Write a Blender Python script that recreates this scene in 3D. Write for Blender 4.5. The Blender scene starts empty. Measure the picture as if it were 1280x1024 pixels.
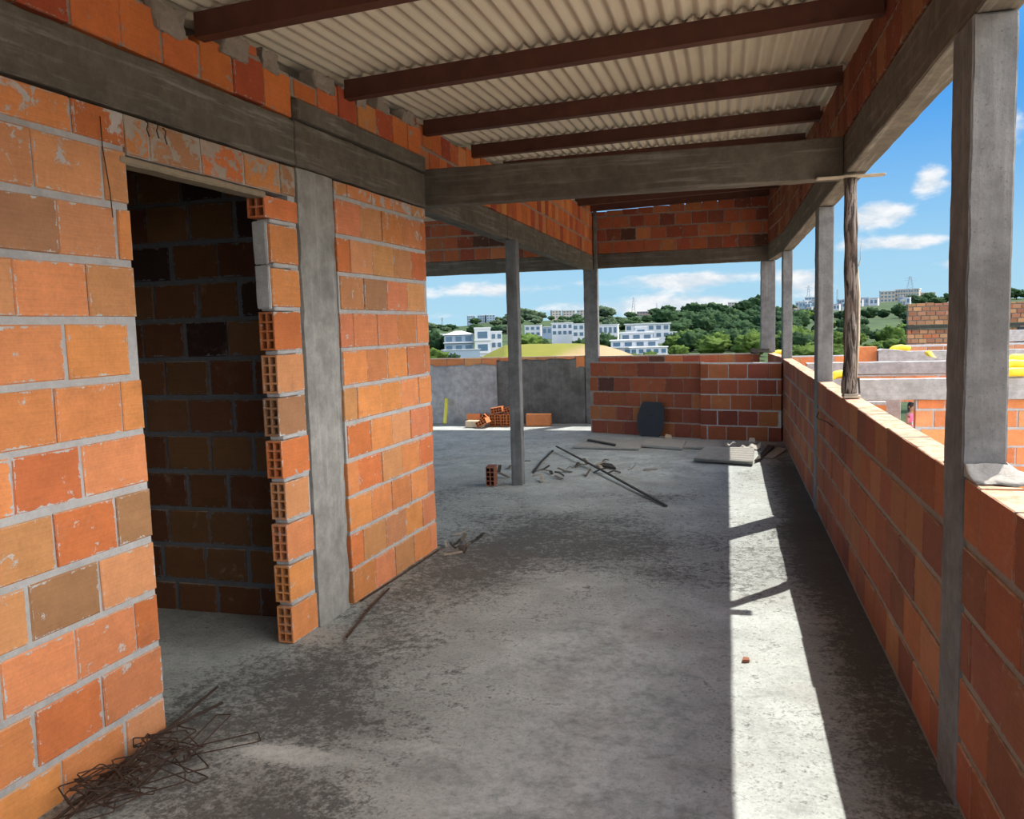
import bpy, bmesh, math, random
from mathutils import Vector, noise
random.seed(7)
D = bpy.data; SC = bpy.context.scene; COL = SC.collection
PI = math.pi

# ------------------------------------------------------------------ camera model (used for the camera and to read off background bearings)
F0 = 1038.62; YAW = .2539; PITCH = .0987; ROLL = -.0286; EYE = Vector((0, 0, 1.6))
cy, sy = math.cos(YAW), math.sin(YAW); cp, sp = math.cos(PITCH), math.sin(PITCH); cr, sr = math.cos(ROLL), math.sin(ROLL)
FW = Vector((-sy*cp, cy*cp, -sp)); R0 = Vector((cy, sy, 0)); U0 = R0.cross(FW)
RT = R0*cr + U0*sr; UP = U0*cr - R0*sr
def ray(px, py): return FW + RT*((px-640)/F0) - UP*((py-512)/F0)
def at(px, py, depth): return EYE + ray(px, py)*depth

# ------------------------------------------------------------------ mesh builder
class MB:
    def __init__(s): s.v = []; s.f = []; s.uv = []; s.c = []; s.m = []; s.key = {}
    def vert(s, p):
        s.v.append((p[0], p[1], p[2])); return len(s.v)-1
    def vk(s, p):
        k = (round(p[0], 5), round(p[1], 5), round(p[2], 5))
        i = s.key.get(k)
        if i is None:
            i = s.vert(p); s.key[k] = i
        return i
    def face(s, idx, uv=None, c=(1, 1, 1), m=0):
        s.f.append(tuple(idx)); s.uv.append(uv or [(.5, .5)]*len(idx)); s.c.append(c); s.m.append(m)
    def quadp(s, pts, uv=None, c=(1, 1, 1), m=0, merge=True):
        s.face([s.vk(p) if merge else s.vert(p) for p in pts], uv, c, m)
    def box(s, a, b, fr=None, c=(1, 1, 1), m=0, merge=False):
        fr = fr or (lambda x, y, z: (x, y, z))
        P = [fr(x, y, z) for z in (a[2], b[2]) for y in (a[1], b[1]) for x in (a[0], b[0])]
        I = [s.vk(p) if merge else s.vert(p) for p in P]
        for q in ((0, 2, 3, 1), (4, 5, 7, 6), (0, 1, 5, 4), (2, 6, 7, 3), (0, 4, 6, 2), (1, 3, 7, 5)):
            s.face([I[i] for i in q], None, c, m)
    def rough_box(s, a, b, step=.12, j=.004, fr=None, seed=0, c=(1, 1, 1), bev=.006):
        """box of a jittered grid: cast concrete with slightly ragged faces and arrises"""
        fr = fr or (lambda x, y, z: (x, y, z))
        n = [max(2, min(90, int(round((b[i]-a[i])/step)))) for i in range(3)]
        def ax(i):
            L = [a[i]+(b[i]-a[i])*k/n[i] for k in range(n[i]+1)]
            e = min(bev, (b[i]-a[i])*.2)
            return [L[0], L[0]+e] + L[1:-1] + [L[-1]-e, L[-1]]
        A = [ax(0), ax(1), ax(2)]; N = [len(q)-1 for q in A]
        idx = {}
        def gv(i, j_, k):
            t = (i, j_, k)
            if t in idx: return idx[t]
            p = Vector((A[0][i], A[1][j_], A[2][k]))
            ctr = Vector(((a[0]+b[0])/2, (a[1]+b[1])/2, (a[2]+b[2])/2))
            on = [i in (0, N[0]), j_ in (0, N[1]), k in (0, N[2])]
            if sum(on) >= 2:                                   # round the arris
                for q in range(3):
                    if on[q]: p[q] += (ctr[q]-p[q] > 0 and 1 or -1)*bev*.55
            d = noise.noise_vector(p*7+Vector((seed*13.1, 3.7, 1.9)))*j + noise.noise_vector(p*31+Vector((seed, 0, 9)))*j*.7
            p += d
            if sum(on) >= 2: p += noise.noise_vector(p*18+Vector((5, seed, 2)))*j*1.2
            idx[t] = s.vert(fr(*p)); return idx[t]
        for (u, v, w) in ((0, 1, 2), (1, 2, 0), (2, 0, 1)):
            for side in (0, N[w]):
                for i in range(N[u]):
                    for k in range(N[v]):
                        q = []
                        for (di, dk) in ((0, 0), (1, 0), (1, 1), (0, 1)):
                            t = [0, 0, 0]; t[u] = i+di; t[v] = k+dk; t[w] = side
                            q.append(gv(*t))
                        s.face(q if side else q[::-1], None, c)
    def tube(s, pts, r, seg=8, c=(1, 1, 1), m=0, caps=True):
        pts = [Vector(p) for p in pts]; rings = []
        rr = r if isinstance(r, (list, tuple)) else [r]*len(pts)
        pn = None
        for i, p in enumerate(pts):
            t = (pts[min(i+1, len(pts)-1)]-pts[max(i-1, 0)]).normalized()
            if pn is None:
                pn = t.orthogonal().normalized()
            else:
                pn = (pn-t*pn.dot(t))
                pn = pn.normalized() if pn.length > 1e-6 else t.orthogonal().normalized()
            bn = t.cross(pn)
            rings.append([s.vert(p+pn*math.cos(2*PI*k/seg)*rr[i]+bn*math.sin(2*PI*k/seg)*rr[i]) for k in range(seg)])
        for i in range(len(rings)-1):
            for k in range(seg):
                s.face([rings[i][k], rings[i][(k+1) % seg], rings[i+1][(k+1) % seg], rings[i+1][k]], None, c, m)
        if caps:
            s.face(rings[0][::-1], None, c, m); s.face(rings[-1], None, c, m)
    def data(s, name, mats, smooth=False, fixn=True):
        me = D.meshes.new(name); me.from_pydata(s.v, [], s.f)
        uvl = me.uv_layers.new(name='UVMap'); ca = me.color_attributes.new('tint', 'FLOAT_COLOR', 'CORNER')
        U = []; C = []
        for uv, c in zip(s.uv, s.c):
            for q in uv: U += [q[0], q[1]]
            C += [c[0], c[1], c[2], 1.0]*len(uv)
        uvl.data.foreach_set('uv', U); ca.data.foreach_set('color', C)
        for mm in (mats if isinstance(mats, (list, tuple)) else [mats]): me.materials.append(mm)
        me.polygons.foreach_set('material_index', s.m)
        if smooth: me.polygons.foreach_set('use_smooth', [True]*len(s.f))
        me.update()
        if fixn:
            bm = bmesh.new(); bm.from_mesh(me); bmesh.ops.recalc_face_normals(bm, faces=bm.faces); bm.to_mesh(me); bm.free()
        return me
    def build(s, name, mats, parent=None, smooth=False, loc=None, fixn=True):
        o = D.objects.new(name, s.data(name, mats, smooth, fixn)); COL.objects.link(o)
        if parent: o.parent = parent
        if loc is not None: o.location = loc
        return o

def tag(o, label, cat, group=None, kind='thing'):
    o['label'] = label; o['category'] = cat; o['kind'] = kind
    if group: o['group'] = group
    return o
def struct(o, label=None):
    o['kind'] = 'structure'
    if label: o['label'] = label
    return o
def empty(name, loc, rz=0):
    o = D.objects.new(name, None); COL.objects.link(o); o.location = loc; o.rotation_euler = (0, 0, rz); o.empty_display_size = .1
    return o
def centre(o):
    """move a mesh object's origin to the middle of its base"""
    vs = [v.co for v in o.data.vertices]
    c = Vector(((min(v.x for v in vs)+max(v.x for v in vs))/2, (min(v.y for v in vs)+max(v.y for v in vs))/2, min(v.z for v in vs)))
    for v in o.data.vertices: v.co -= c
    o.location = Vector(o.location)+c
    return o

# ------------------------------------------------------------------ node helpers
class NT:
    def __init__(s, nt): s.nt = nt
    def n(s, typ, **kw):
        nd = s.nt.nodes.new(typ)
        for k, v in kw.items(): setattr(nd, k, v)
        return nd
    def link(s, a, b): s.nt.links.new(a, b)
    def put(s, sock, v):
        if isinstance(v, bpy.types.NodeSocket): s.link(v, sock)
        elif v is not None:
            if sock.type == 'RGBA' and len(v) == 3: v = (*v, 1)
            sock.default_value = v
    def math(s, op, a, b=None, c=None, clamp=False):
        nd = s.n('ShaderNodeMath', operation=op, use_clamp=clamp)
        s.put(nd.inputs[0], a)
        if b is not None: s.put(nd.inputs[1], b)
        if c is not None: s.put(nd.inputs[2], c)
        return nd.outputs[0]
    def vmath(s, op, a, b=None):
        nd = s.n('ShaderNodeVectorMath', operation=op); s.put(nd.inputs[0], a)
        if b is not None:
            s.put(nd.inputs[1] if op != 'SCALE' else nd.inputs[3], b)
        return nd.outputs['Value'] if op in ('LENGTH', 'DOT_PRODUCT', 'DISTANCE') else nd.outputs[0]
    def sep(s, v):
        nd = s.n('ShaderNodeSeparateXYZ'); s.put(nd.inputs[0], v); return nd.outputs
    def comb(s, x, y, z):
        nd = s.n('ShaderNodeCombineXYZ')
        for i, q in enumerate((x, y, z)): s.put(nd.inputs[i], q)
        return nd.outputs[0]
    def noise(s, vec, scale=5, detail=4, rough=.55, dist=0):
        nd = s.n('ShaderNodeTexNoise'); s.put(nd.inputs['Vector'], vec)
        nd.inputs['Scale'].default_value = scale; nd.inputs['Detail'].default_value = detail
        nd.inputs['Roughness'].default_value = rough; nd.inputs['Distortion'].default_value = dist
        return nd.outputs['Fac']
    def ramp(s, v, lo, hi, a=0., b=1., smooth=True):
        nd = s.n('ShaderNodeMapRange', interpolation_type='SMOOTHSTEP' if smooth else 'LINEAR'); nd.clamp = True
        s.put(nd.inputs[0], v); s.put(nd.inputs[1], lo); s.put(nd.inputs[2], hi); s.put(nd.inputs[3], a); s.put(nd.inputs[4], b)
        return nd.outputs[0]
    def mix(s, f, a, b, mode='MIX'):
        nd = s.n('ShaderNodeMix', data_type='RGBA', blend_type=mode); nd.clamp_factor = True
        s.put(nd.inputs[0], f); s.put(nd.inputs[6], a); s.put(nd.inputs[7], b)
        return nd.outputs[2]
    def bump(s, h, strength=.4, dist=.01, normal=None):
        nd = s.n('ShaderNodeBump'); s.put(nd.inputs['Height'], h); nd.inputs['Strength'].default_value = strength
        nd.inputs['Distance'].default_value = dist
        if normal is not None: s.link(normal, nd.inputs['Normal'])
        return nd.outputs[0]

def new_mat(name):
    m = D.materials.new(name); m.use_nodes = True
    nt = m.node_tree; nt.nodes.clear()
    N = NT(nt); out = N.n('ShaderNodeOutputMaterial'); b = N.n('ShaderNodeBsdfPrincipled')
    N.link(b.outputs[0], out.inputs[0])
    b.inputs['Roughness'].default_value = .9
    b.inputs['Specular IOR Level'].default_value = .2
    return m, N, b
def pos(N):
    return N.n('ShaderNodeNewGeometry').outputs['Position']
def objc(N):
    return N.n('ShaderNodeTexCoord').outputs['Object']

def mat_plain(name, col, rough=.8, var=.25, scale=12, metal=0, bump=.2, spec=.3):
    m, N, b = new_mat(name); P = objc(N)
    f = N.noise(P, scale, 6, .65)
    c = N.mix(f, tuple(x*(1-var) for x in col), tuple(min(1, x*(1+var)) for x in col))
    N.link(c, b.inputs['Base Color']); b.inputs['Roughness'].default_value = rough; b.inputs['Metallic'].default_value = metal
    b.inputs['Specular IOR Level'].default_value = spec
    if bump: N.link(N.bump(f, bump, .005), b.inputs['Normal'])
    return m

def mat_brick(name, mortar=(.42, .41, .40), smear=.0, ztop=None, dirt=.25, ragged=.016, dark=1.0):
    """hollow clay block faces: tint per block, combed striations, ragged mortar round each face"""
    m, N, b = new_mat(name); P = pos(N)
    att = N.n('ShaderNodeAttribute', attribute_name='tint').outputs['Color']
    uv = N.n('ShaderNodeUVMap', uv_map='UVMap').outputs[0]
    s = N.sep(uv)
    eu = N.math('MULTIPLY', N.math('MINIMUM', s[0], N.math('SUBTRACT', 1., s[0])), .29)
    ev = N.math('MULTIPLY', N.math('MINIMUM', s[1], N.math('SUBTRACT', 1., s[1])), .195)
    ed = N.math('MINIMUM', eu, ev)
    sp_ = N.sep(P)
    st = N.comb(N.math('MULTIPLY', sp_[0], 5.), N.math('MULTIPLY', sp_[1], 5.), N.math('MULTIPLY', sp_[2], 230.))
    comb_ = N.noise(st, 1.0, 3, .6)
    blot = N.noise(P, 9, 5, .6); big = N.noise(P, 1.7, 4, .6); fine = N.noise(P, 70, 4, .7)
    v = N.math('ADD', N.math('ADD', N.math('MULTIPLY', comb_, .30), N.math('MULTIPLY', blot, .45)), N.math('MULTIPLY', fine, .35))
    v = N.ramp(v, .25, .85, .66*dark, 1.34*dark, False)
    c = N.mix(1., att, N.comb(v, v, v), 'MULTIPLY')
    # dust and soot blotches
    c = N.mix(N.math('MULTIPLY', N.ramp(N.noise(P, 4.2, 5, .7), .58, .74), dirt), c, (.16, .10, .075))
    c = N.mix(N.math('MULTIPLY', N.ramp(N.noise(P, 6.1, 6, .7, .5), .60, .78), dirt*1.1), c, (.50, .36, .27))
    # mortar
    rg = N.math('MULTIPLY', N.ramp(N.noise(P, 21, 5, .75), .42, .75), ragged)
    mk = N.ramp(N.math('SUBTRACT', ed, rg), -.0045, -.0015, 1., 0.)
    if smear:
        sm = N.noise(P, 11, 6, .7, .4)
        th = .64
        if ztop is not None:
            zz = N.ramp(sp_[2], ztop-.36, ztop, 0., .15*smear)
            sm = N.math('ADD', sm, zz)
        else:
            sm = N.math('ADD', sm, .05*smear)
        mk = N.math('MAXIMUM', mk, N.math('MULTIPLY', N.ramp(sm, th, th+.05), .9))
    mc = N.mix(N.noise(P, 26, 6, .7), tuple(x*.72 for x in mortar), tuple(min(1, x*1.25) for x in mortar))
    c = N.mix(mk, c, mc)
    up_ = N.sep(N.n('ShaderNodeNewGeometry').outputs['Normal'])[2]
    c = N.mix(N.math('MULTIPLY', N.ramp(up_, .5, .9), N.ramp(N.noise(P, 14, 5, .7), .3, .6, .25, .75)), c, (.66, .50, .36))
    N.link(c, b.inputs['Base Color']); b.inputs['Roughness'].default_value = .92
    h = N.math('ADD', N.math('MULTIPLY', comb_, .25), N.math('ADD', N.math('MULTIPLY', fine, .35), N.math('MULTIPLY', mk, .9)))
    N.link(N.bump(h, .45, .006), b.inputs['Normal'])
    return m
def mat_mortar(name, col=(.42, .41, .40)):
    m, N, b = new_mat(name); P = pos(N)
    f = N.noise(P, 24, 8, .75); g = N.noise(P, 5, 4, .6)
    c = N.mix(f, tuple(x*.6 for x in col), tuple(min(1, x*1.3) for x in col))
    c = N.mix(N.ramp(g, .5, .75, 0, .45), c, tuple(x*.5 for x in col))
    N.link(c, b.inputs['Base Color']); b.inputs['Roughness'].default_value = .95
    N.link(N.bump(f, .9, .012), b.inputs['Normal'])
    return m
def mat_concrete(name, col=(.25, .235, .215), axis='z', dark=(.07, .065, .058), light=(.40, .385, .36), mould=.5, pits=.5):
    m, N, b = new_mat(name); P = pos(N); s = N.sep(P)
    k = {'x': (1.2, 26, 26), 'y': (26, 1.2, 26), 'z': (26, 26, 1.2)}[axis]
    st = N.comb(N.math('MULTIPLY', s[0], k[0]), N.math('MULTIPLY', s[1], k[1]), N.math('MULTIPLY', s[2], k[2]))
    grain = N.noise(st, 1., 6, .65); big = N.noise(P, 2.6, 5, .6); mid = N.noise(P, 11, 6, .68); fine = N.noise(P, 85, 5, .75)
    c = N.mix(N.ramp(mid, .3, .75), tuple(x*.78 for x in col), tuple(x*1.22 for x in col))
    c = N.mix(N.math('MULTIPLY', N.ramp(grain, .5, .72), .45), c, light)
    c = N.mix(N.math('MULTIPLY', N.ramp(big, .45, .72), mould), c, dark)
    c = N.mix(N.math('MULTIPLY', N.ramp(fine, .57, .70), pits), c, tuple(x*.45 for x in col))
    N.link(c, b.inputs['Base Color'])
    h = N.math('ADD', N.math('MULTIPLY', grain, .5), N.math('ADD', N.math('MULTIPLY', mid, .4), N.math('MULTIPLY', fine, .45)))
    N.link(N.bump(h, .6, .008), b.inputs['Normal'])
    return m

M = {}
M['brick'] = mat_brick('clay_block', smear=.0)
M['brick_near'] = mat_brick('clay_block_near_wall', smear=.9, ztop=2.47, dirt=.22, ragged=.018, mortar=(.52, .51, .50))
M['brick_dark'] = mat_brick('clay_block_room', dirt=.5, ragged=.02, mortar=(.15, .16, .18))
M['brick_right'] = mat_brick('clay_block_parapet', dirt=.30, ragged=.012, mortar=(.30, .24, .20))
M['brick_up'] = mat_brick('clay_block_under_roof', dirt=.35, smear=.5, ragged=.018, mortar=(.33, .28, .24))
M['brick_back'] = mat_brick('clay_block_low_wall', dirt=.35, ragged=.012, mortar=(.36, .32, .29))
M['brick_far'] = mat_brick('clay_block_far', dirt=.6, smear=.8, ragged=.012, mortar=(.30, .24, .20))
M['mortar'] = mat_mortar('mortar', (.52, .515, .515))
M['mortar_brown'] = mat_mortar('mortar_brown', (.33, .28, .24))
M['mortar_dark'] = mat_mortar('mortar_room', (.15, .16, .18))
M['beam'] = mat_concrete('cast_concrete_beam', (.145, .126, .104), 'y', mould=.45)
M['beamx'] = mat_concrete('cast_concrete_cross_beam', (.135, .12, .10), 'x', mould=.5)
M['column'] = mat_concrete('cast_concrete_column', (.19, .19, .192), 'z', mould=.45, pits=.9, light=(.33, .325, .32))
M['column_wall'] = mat_concrete('cast_concrete_wall_column', (.33, .32, .30), 'z', mould=.35, light=(.52, .52, .53))
M['plaster'] = mat_concrete('rough_plaster', (.44, .43, .44), 'z', mould=.3, light=(.58, .56, .58), pits=.6)
M['pale_concrete'] = mat_concrete('pale_concrete', (.40, .39, .385), 'x', dark=(.25, .24, .24), light=(.55, .54, .53), mould=.35, pits=.3)
M['steel'] = mat_plain('red_oxide_steel', (.088, .032, .021), .6, .5, 9, 0, .15)
M['rust'] = mat_plain('rusty_wire', (.060, .036, .026), .8, .5, 40)
M['clay'] = mat_plain('clay_orange', (.62, .22, .085), .9, .3, 14)
M['clay_dark'] = mat_plain('clay_brown', (.30, .12, .07), .9, .35, 14)
M['clay_pale'] = mat_plain('clay_pale_crust', (.62, .48, .34), .95, .3, 14)
M['timber'] = mat_plain('grey_timber', (.16, .135, .105), .85, .5, 22)
M['timber_pale'] = mat_plain('pale_timber', (.42, .36, .28), .85, .4, 22)
M['timber_dark'] = mat_plain('dark_timber', (.060, .052, .042), .85, .5, 22)
M['black'] = mat_plain('black_plastic_board', (.028, .032, .038), .6, .35, 18)
M['yellow'] = mat_plain('yellow_strip', (.75, .68, .10), .6, .3, 30)
M['conduit'] = mat_plain('yellow_conduit', (.82, .58, .02), .45, .12, 10, bump=0, spec=.5)
M['asbestos_piece'] = mat_plain('fibre_cement_scrap', (.40, .385, .35), .9, .3, 12)
M['white_chip'] = mat_plain('white_chip', (.80, .75, .66), .9, .15, 12)  # bright colour of the slab that imitates a sun spot

# bark
def mat_bark():
    m, N, b = new_mat('peeling_bark'); P = pos(N); s = N.sep(P)
    st = N.comb(N.math('MULTIPLY', s[0], 40), N.math('MULTIPLY', s[1], 40), N.math('MULTIPLY', s[2], 5))
    f = N.noise(st, 1, 8, .7, .6); g = N.noise(P, 6, 4)
    c = N.mix(N.ramp(f, .43, .57), (.030, .022, .020), (.27, .225, .195))
    c = N.mix(N.ramp(g, .5, .7, 0, .5), c, (.14, .09, .07))
    N.link(c, b.inputs['Base Color']); N.link(N.bump(f, 1., .015), b.inputs['Normal'])
    return m
M['bark'] = mat_bark()
# corrugated fibre cement
def mat_sheet():
    m, N, b = new_mat('fibre_cement_sheet'); P = pos(N); s = N.sep(P)
    st = N.comb(N.math('MULTIPLY', s[0], 9), N.math('MULTIPLY', s[1], .7), s[2])
    f = N.noise(st, 1, 6, .65); sp2 = N.noise(P, 75, 3, .7); g = N.noise(P, .9, 4, .6)
    c = N.mix(f, (.47, .42, .335), (.66, .60, .49))
    c = N.mix(N.math('MULTIPLY', N.ramp(sp2, .60, .72), .35), c, (.80, .76, .66))
    c = N.mix(N.math('MULTIPLY', N.ramp(g, .5, .75), .35), c, (.36, .31, .24))
    N.link(c, b.inputs['Base Color']); N.link(N.bump(sp2, .25, .004), b.inputs['Normal'])
    return m
M['sheet'] = mat_sheet()
# floor slab
def mat_floor():
    m, N, b = new_mat('stained_concrete_floor'); P = pos(N); s = N.sep(P)
    def blob(cx, cy_, rx, ry, a=1.):
        d = N.vmath('LENGTH', N.comb(N.math('MULTIPLY', N.math('SUBTRACT', s[0], cx), 1/rx), N.math('MULTIPLY', N.math('SUBTRACT', s[1], cy_), 1/ry), 0.))
        return N.math('MULTIPLY', N.ramp(d, 0., 1., 1., 0.), a)
    def total(L):
        t = L[0]
        for q in L[1:]: t = N.math('ADD', t, q)
        return t
    n1 = N.noise(P, .9, 6, .62, .6); n2 = N.noise(P, 3.4, 8, .68, .4); n3 = N.noise(P, 19, 9, .78, .3); n4 = N.noise(P, 70, 5, .75)
    dark_f = total([blob(-1.85, 3.1, .95, .95, .34), blob(-1.0, 2.05, .6, .4, .3), blob(-1.3, 6.0, 1.7, 1.5, .34), blob(.2, 6.0, 1.3, 1.4, .24), blob(-.4, 5.2, .5, .4, .15), blob(-1.7, 4.9, .75, 1.5, .34),
                    blob(-1.5, 2.35, .6, .4, .42), blob(-1.2, 7.6, 1.4, .5, .18), blob(.66, 6.0, .36, 9, .55), blob(-2.2, 2.4, .5, .8, .30), blob(-3.8, 7.3, 2.2, 1.3, .22)])
    light_f = total([blob(-.55, 3.7, .75, 1.5, .24), blob(-.5, 2.4, 1.0, .8, .22), blob(-1.1, 9.4, 1.5, 1.3, .34), blob(-3.6, 10.6, 3.0, 2.6, .26), blob(-1.62, 2.72, .42, .10, .45), blob(-1.2, 2.86, .4, .07, .22)])
    v = N.math('ADD', N.math('ADD', N.math('MULTIPLY', n1, .85), N.math('MULTIPLY', n2, .65)), N.math('SUBTRACT', N.math('SUBTRACT', dark_f, .25), light_f))
    v = N.math('ADD', v, N.math('MULTIPLY', N.math('SUBTRACT', n3, .5), 1.7))
    v = N.math('ADD', v, N.math('MULTIPLY', N.math('SUBTRACT', n4, .5), .8))
    mot = N.math('ADD', N.math('MULTIPLY', n3, .55), N.math('MULTIPLY', n2, .45))
    c = N.mix(N.ramp(mot, .34, .66), (.272, .290, .278), (.655, .70, .675))
    c = N.mix(N.ramp(N.noise(P, 1.6, 6, .65), .5, .72, 0, .35), c, (.40, .37, .32))
    c = N.mix(N.math('MULTIPLY', N.ramp(n4, .56, .70), .45), c, (.16, .155, .148))
    c = N.mix(N.math('MULTIPLY', N.ramp(v, .42, .92, 0., 1.), .9), c, (.070, .069, .066))
    c = N.mix(N.math('MULTIPLY', N.ramp(N.noise(P, 5.2, 9, .8, .8), .60, .72), .38), c, (.56, .54, .50))
    red = N.math('MULTIPLY', blob(-.28, 4.25, .34, .42, 1.), N.ramp(n3, .54, .62))
    c = N.mix(N.math('MULTIPLY', red, .6), c, (.16, .075, .06))
    N.link(c, b.inputs['Base Color']); b.inputs['Roughness'].default_value = .88
    h = N.math('ADD', N.math('MULTIPLY', n3, .6), N.math('ADD', N.math('MULTIPLY', n4, .3), N.math('MULTIPLY', n2, .6)))
    N.link(N.bump(h, .55, .012), b.inputs['Normal'])
    return m
M['floor'] = mat_floor()

# ------------------------------------------------------------------ brick walls
PAL = {
 'near': [((.66, .255, .090), 5), ((.64, .235, .105), 4), ((.58, .265, .115), 3), ((.60, .18, .065), 2), ((.36, .18, .095), 1.2)],
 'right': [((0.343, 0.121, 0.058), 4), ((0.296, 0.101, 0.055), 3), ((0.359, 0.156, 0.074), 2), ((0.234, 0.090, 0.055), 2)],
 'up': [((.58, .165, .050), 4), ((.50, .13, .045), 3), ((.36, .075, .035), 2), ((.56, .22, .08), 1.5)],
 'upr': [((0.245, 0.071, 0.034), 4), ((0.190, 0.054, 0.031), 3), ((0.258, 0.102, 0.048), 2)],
 'back': [((0.391, 0.115, 0.051), 4), ((0.306, 0.076, 0.043), 3), ((0.442, 0.162, 0.068), 2), ((0.221, 0.068, 0.043), 1.2), ((0.102, 0.047, 0.034), .7)],
 'low': [((0.308, 0.091, 0.042), 4), ((0.350, 0.126, 0.052), 3), ((0.231, 0.066, 0.038), 2.5), ((0.112, 0.049, 0.035), .7)],
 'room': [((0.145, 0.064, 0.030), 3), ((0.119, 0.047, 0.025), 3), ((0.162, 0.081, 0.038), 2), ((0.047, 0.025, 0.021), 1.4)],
 'sunny': [((.66, .25, .10), 4), ((.62, .21, .085), 3), ((.64, .29, .13), 2)],
 'far': [((.42, .20, .10), 4), ((.36, .15, .08), 3), ((.50, .24, .12), 2), ((.55, .17, .08), 1)],
}
def pick(p):
    L = PAL[p]; r = random.random()*sum(w for _, w in L)
    for c, w in L:
        r -= w
        if r <= 0: break
    k = random.uniform(.86, 1.14); h = random.uniform(-.05, .05)
    return (c[0]*k, c[1]*k*(1+h), c[2]*k*(1-h))
def frame(ox, oy, ang):
    """u runs along the wall (ang from +Y towards +X), n towards its face"""
    ca, sa = math.cos(ang), math.sin(ang)
    return lambda u, n, z: (ox+u*sa+n*ca, oy+u*ca-n*sa, z)

def one_brick(mb, fr, u0, u1, z0, z1, n0, n1, col, ch=.004, m=0):
    """block with chamfered faces on both sides (n0 back, n1 front)"""
    def jit(): return random.uniform(-.0022, .0022)
    tilt = random.uniform(-.002, .002)
    n1 = n1+random.uniform(-.003, .002)
    ring = []
    for (n, ins) in ((n0, ch), (n0+ch, 0), (n1-ch, 0), (n1, ch)):
        a = [(u0+ins, z0+ins), (u1-ins, z0+ins), (u1-ins, z1-ins), (u0+ins, z1-ins)]
        ring.append([mb.vert(fr(u+jit(), n+(tilt if n > n0+ch else 0), z+jit()*.8)) for (u, z) in a])
    f = ring[3]; mb.face(f, [(0.01, 0.01), (.99, .01), (.99, .99), (.01, .99)], col, m)
    mb.face(ring[0][::-1], [(.99, .01), (.99, .99), (.01, .99), (.01, .01)][::1], col, m)
    for i in range(3):
        for k in range(4):
            uv = [(.5, .5)]*4
            mb.face([ring[i][k], ring[i][(k+1) % 4], ring[i+1][(k+1) % 4], ring[i+1][k]], uv, col, m)

def hollow_end(mb, fr, u0, u1, z0, z1, n0, n1, col, nx=2, nz=4, w=.009, depth=.14, m=0, side=-1):
    """hollow block whose holes open at u0 (side -1) or at both ends (side 0)"""
    xs = [n0]; hx = ((n1-n0)-w*(nx+1))/nx
    for i in range(nx): xs += [xs[-1]+w, xs[-1]+w+hx]
    xs += [n1]
    zs = [z0]; hz = ((z1-z0)-w*(nz+1))/nz
    for i in range(nz): zs += [zs[-1]+w, zs[-1]+w+hz]
    zs += [z1]
    ue = u1 if side == 0 else min(u1-.01, u0+depth)
    V = lambda u, n, z: mb.vk(fr(u, n, z))
    for i in range(len(xs)-1):
        for k in range(len(zs)-1):
            hole = i % 2 == 1 and k % 2 == 1
            a, b, c, d = xs[i], xs[i+1], zs[k], zs[k+1]
            if not hole:
                mb.face([V(u0, a, c), V(u0, b, c), V(u0, b, d), V(u0, a, d)], None, col, m)
                if side == 0: mb.face([V(u1, a, c), V(u1, a, d), V(u1, b, d), V(u1, b, c)], None, col, m)
            else:
                dk = (col[0]*.8, col[1]*.8, col[2]*.8)
                for (p, q) in (((a, c), (b, c)), ((b, c), (b, d)), ((b, d), (a, d)), ((a, d), (a, c))):
                    mb.face([V(u0, *p), V(ue, *p), V(ue, *q), V(u0, *q)], None, dk, m)
                if side != 0: mb.face([V(ue, a, c), V(ue, a, d), V(ue, b, d), V(ue, b, c)], None, dk, m)
    for n in (n1, n0):
        mb.face([mb.vert(fr(u0, n, z0)), mb.vert(fr(u1, n, z0)), mb.vert(fr(u1, n, z1)), mb.vert(fr(u0, n, z1))], [(.01, .01), (.99, .01), (.99, .99), (.01, .99)], col, m)
    for z in (z0, z1):
        for i in range(len(xs)-1):
            mb.face([V(u0, xs[i], z), V(u1, xs[i], z), V(u1, xs[i+1], z), V(u0, xs[i+1], z)], None, col, m)
    if side != 0: 
        P = [V(u1, x, z) for x, z in ((n0, z0), (n1, z0), (n1, z1), (n0, z1))]
        mb.face(P, None, col, m)

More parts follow.
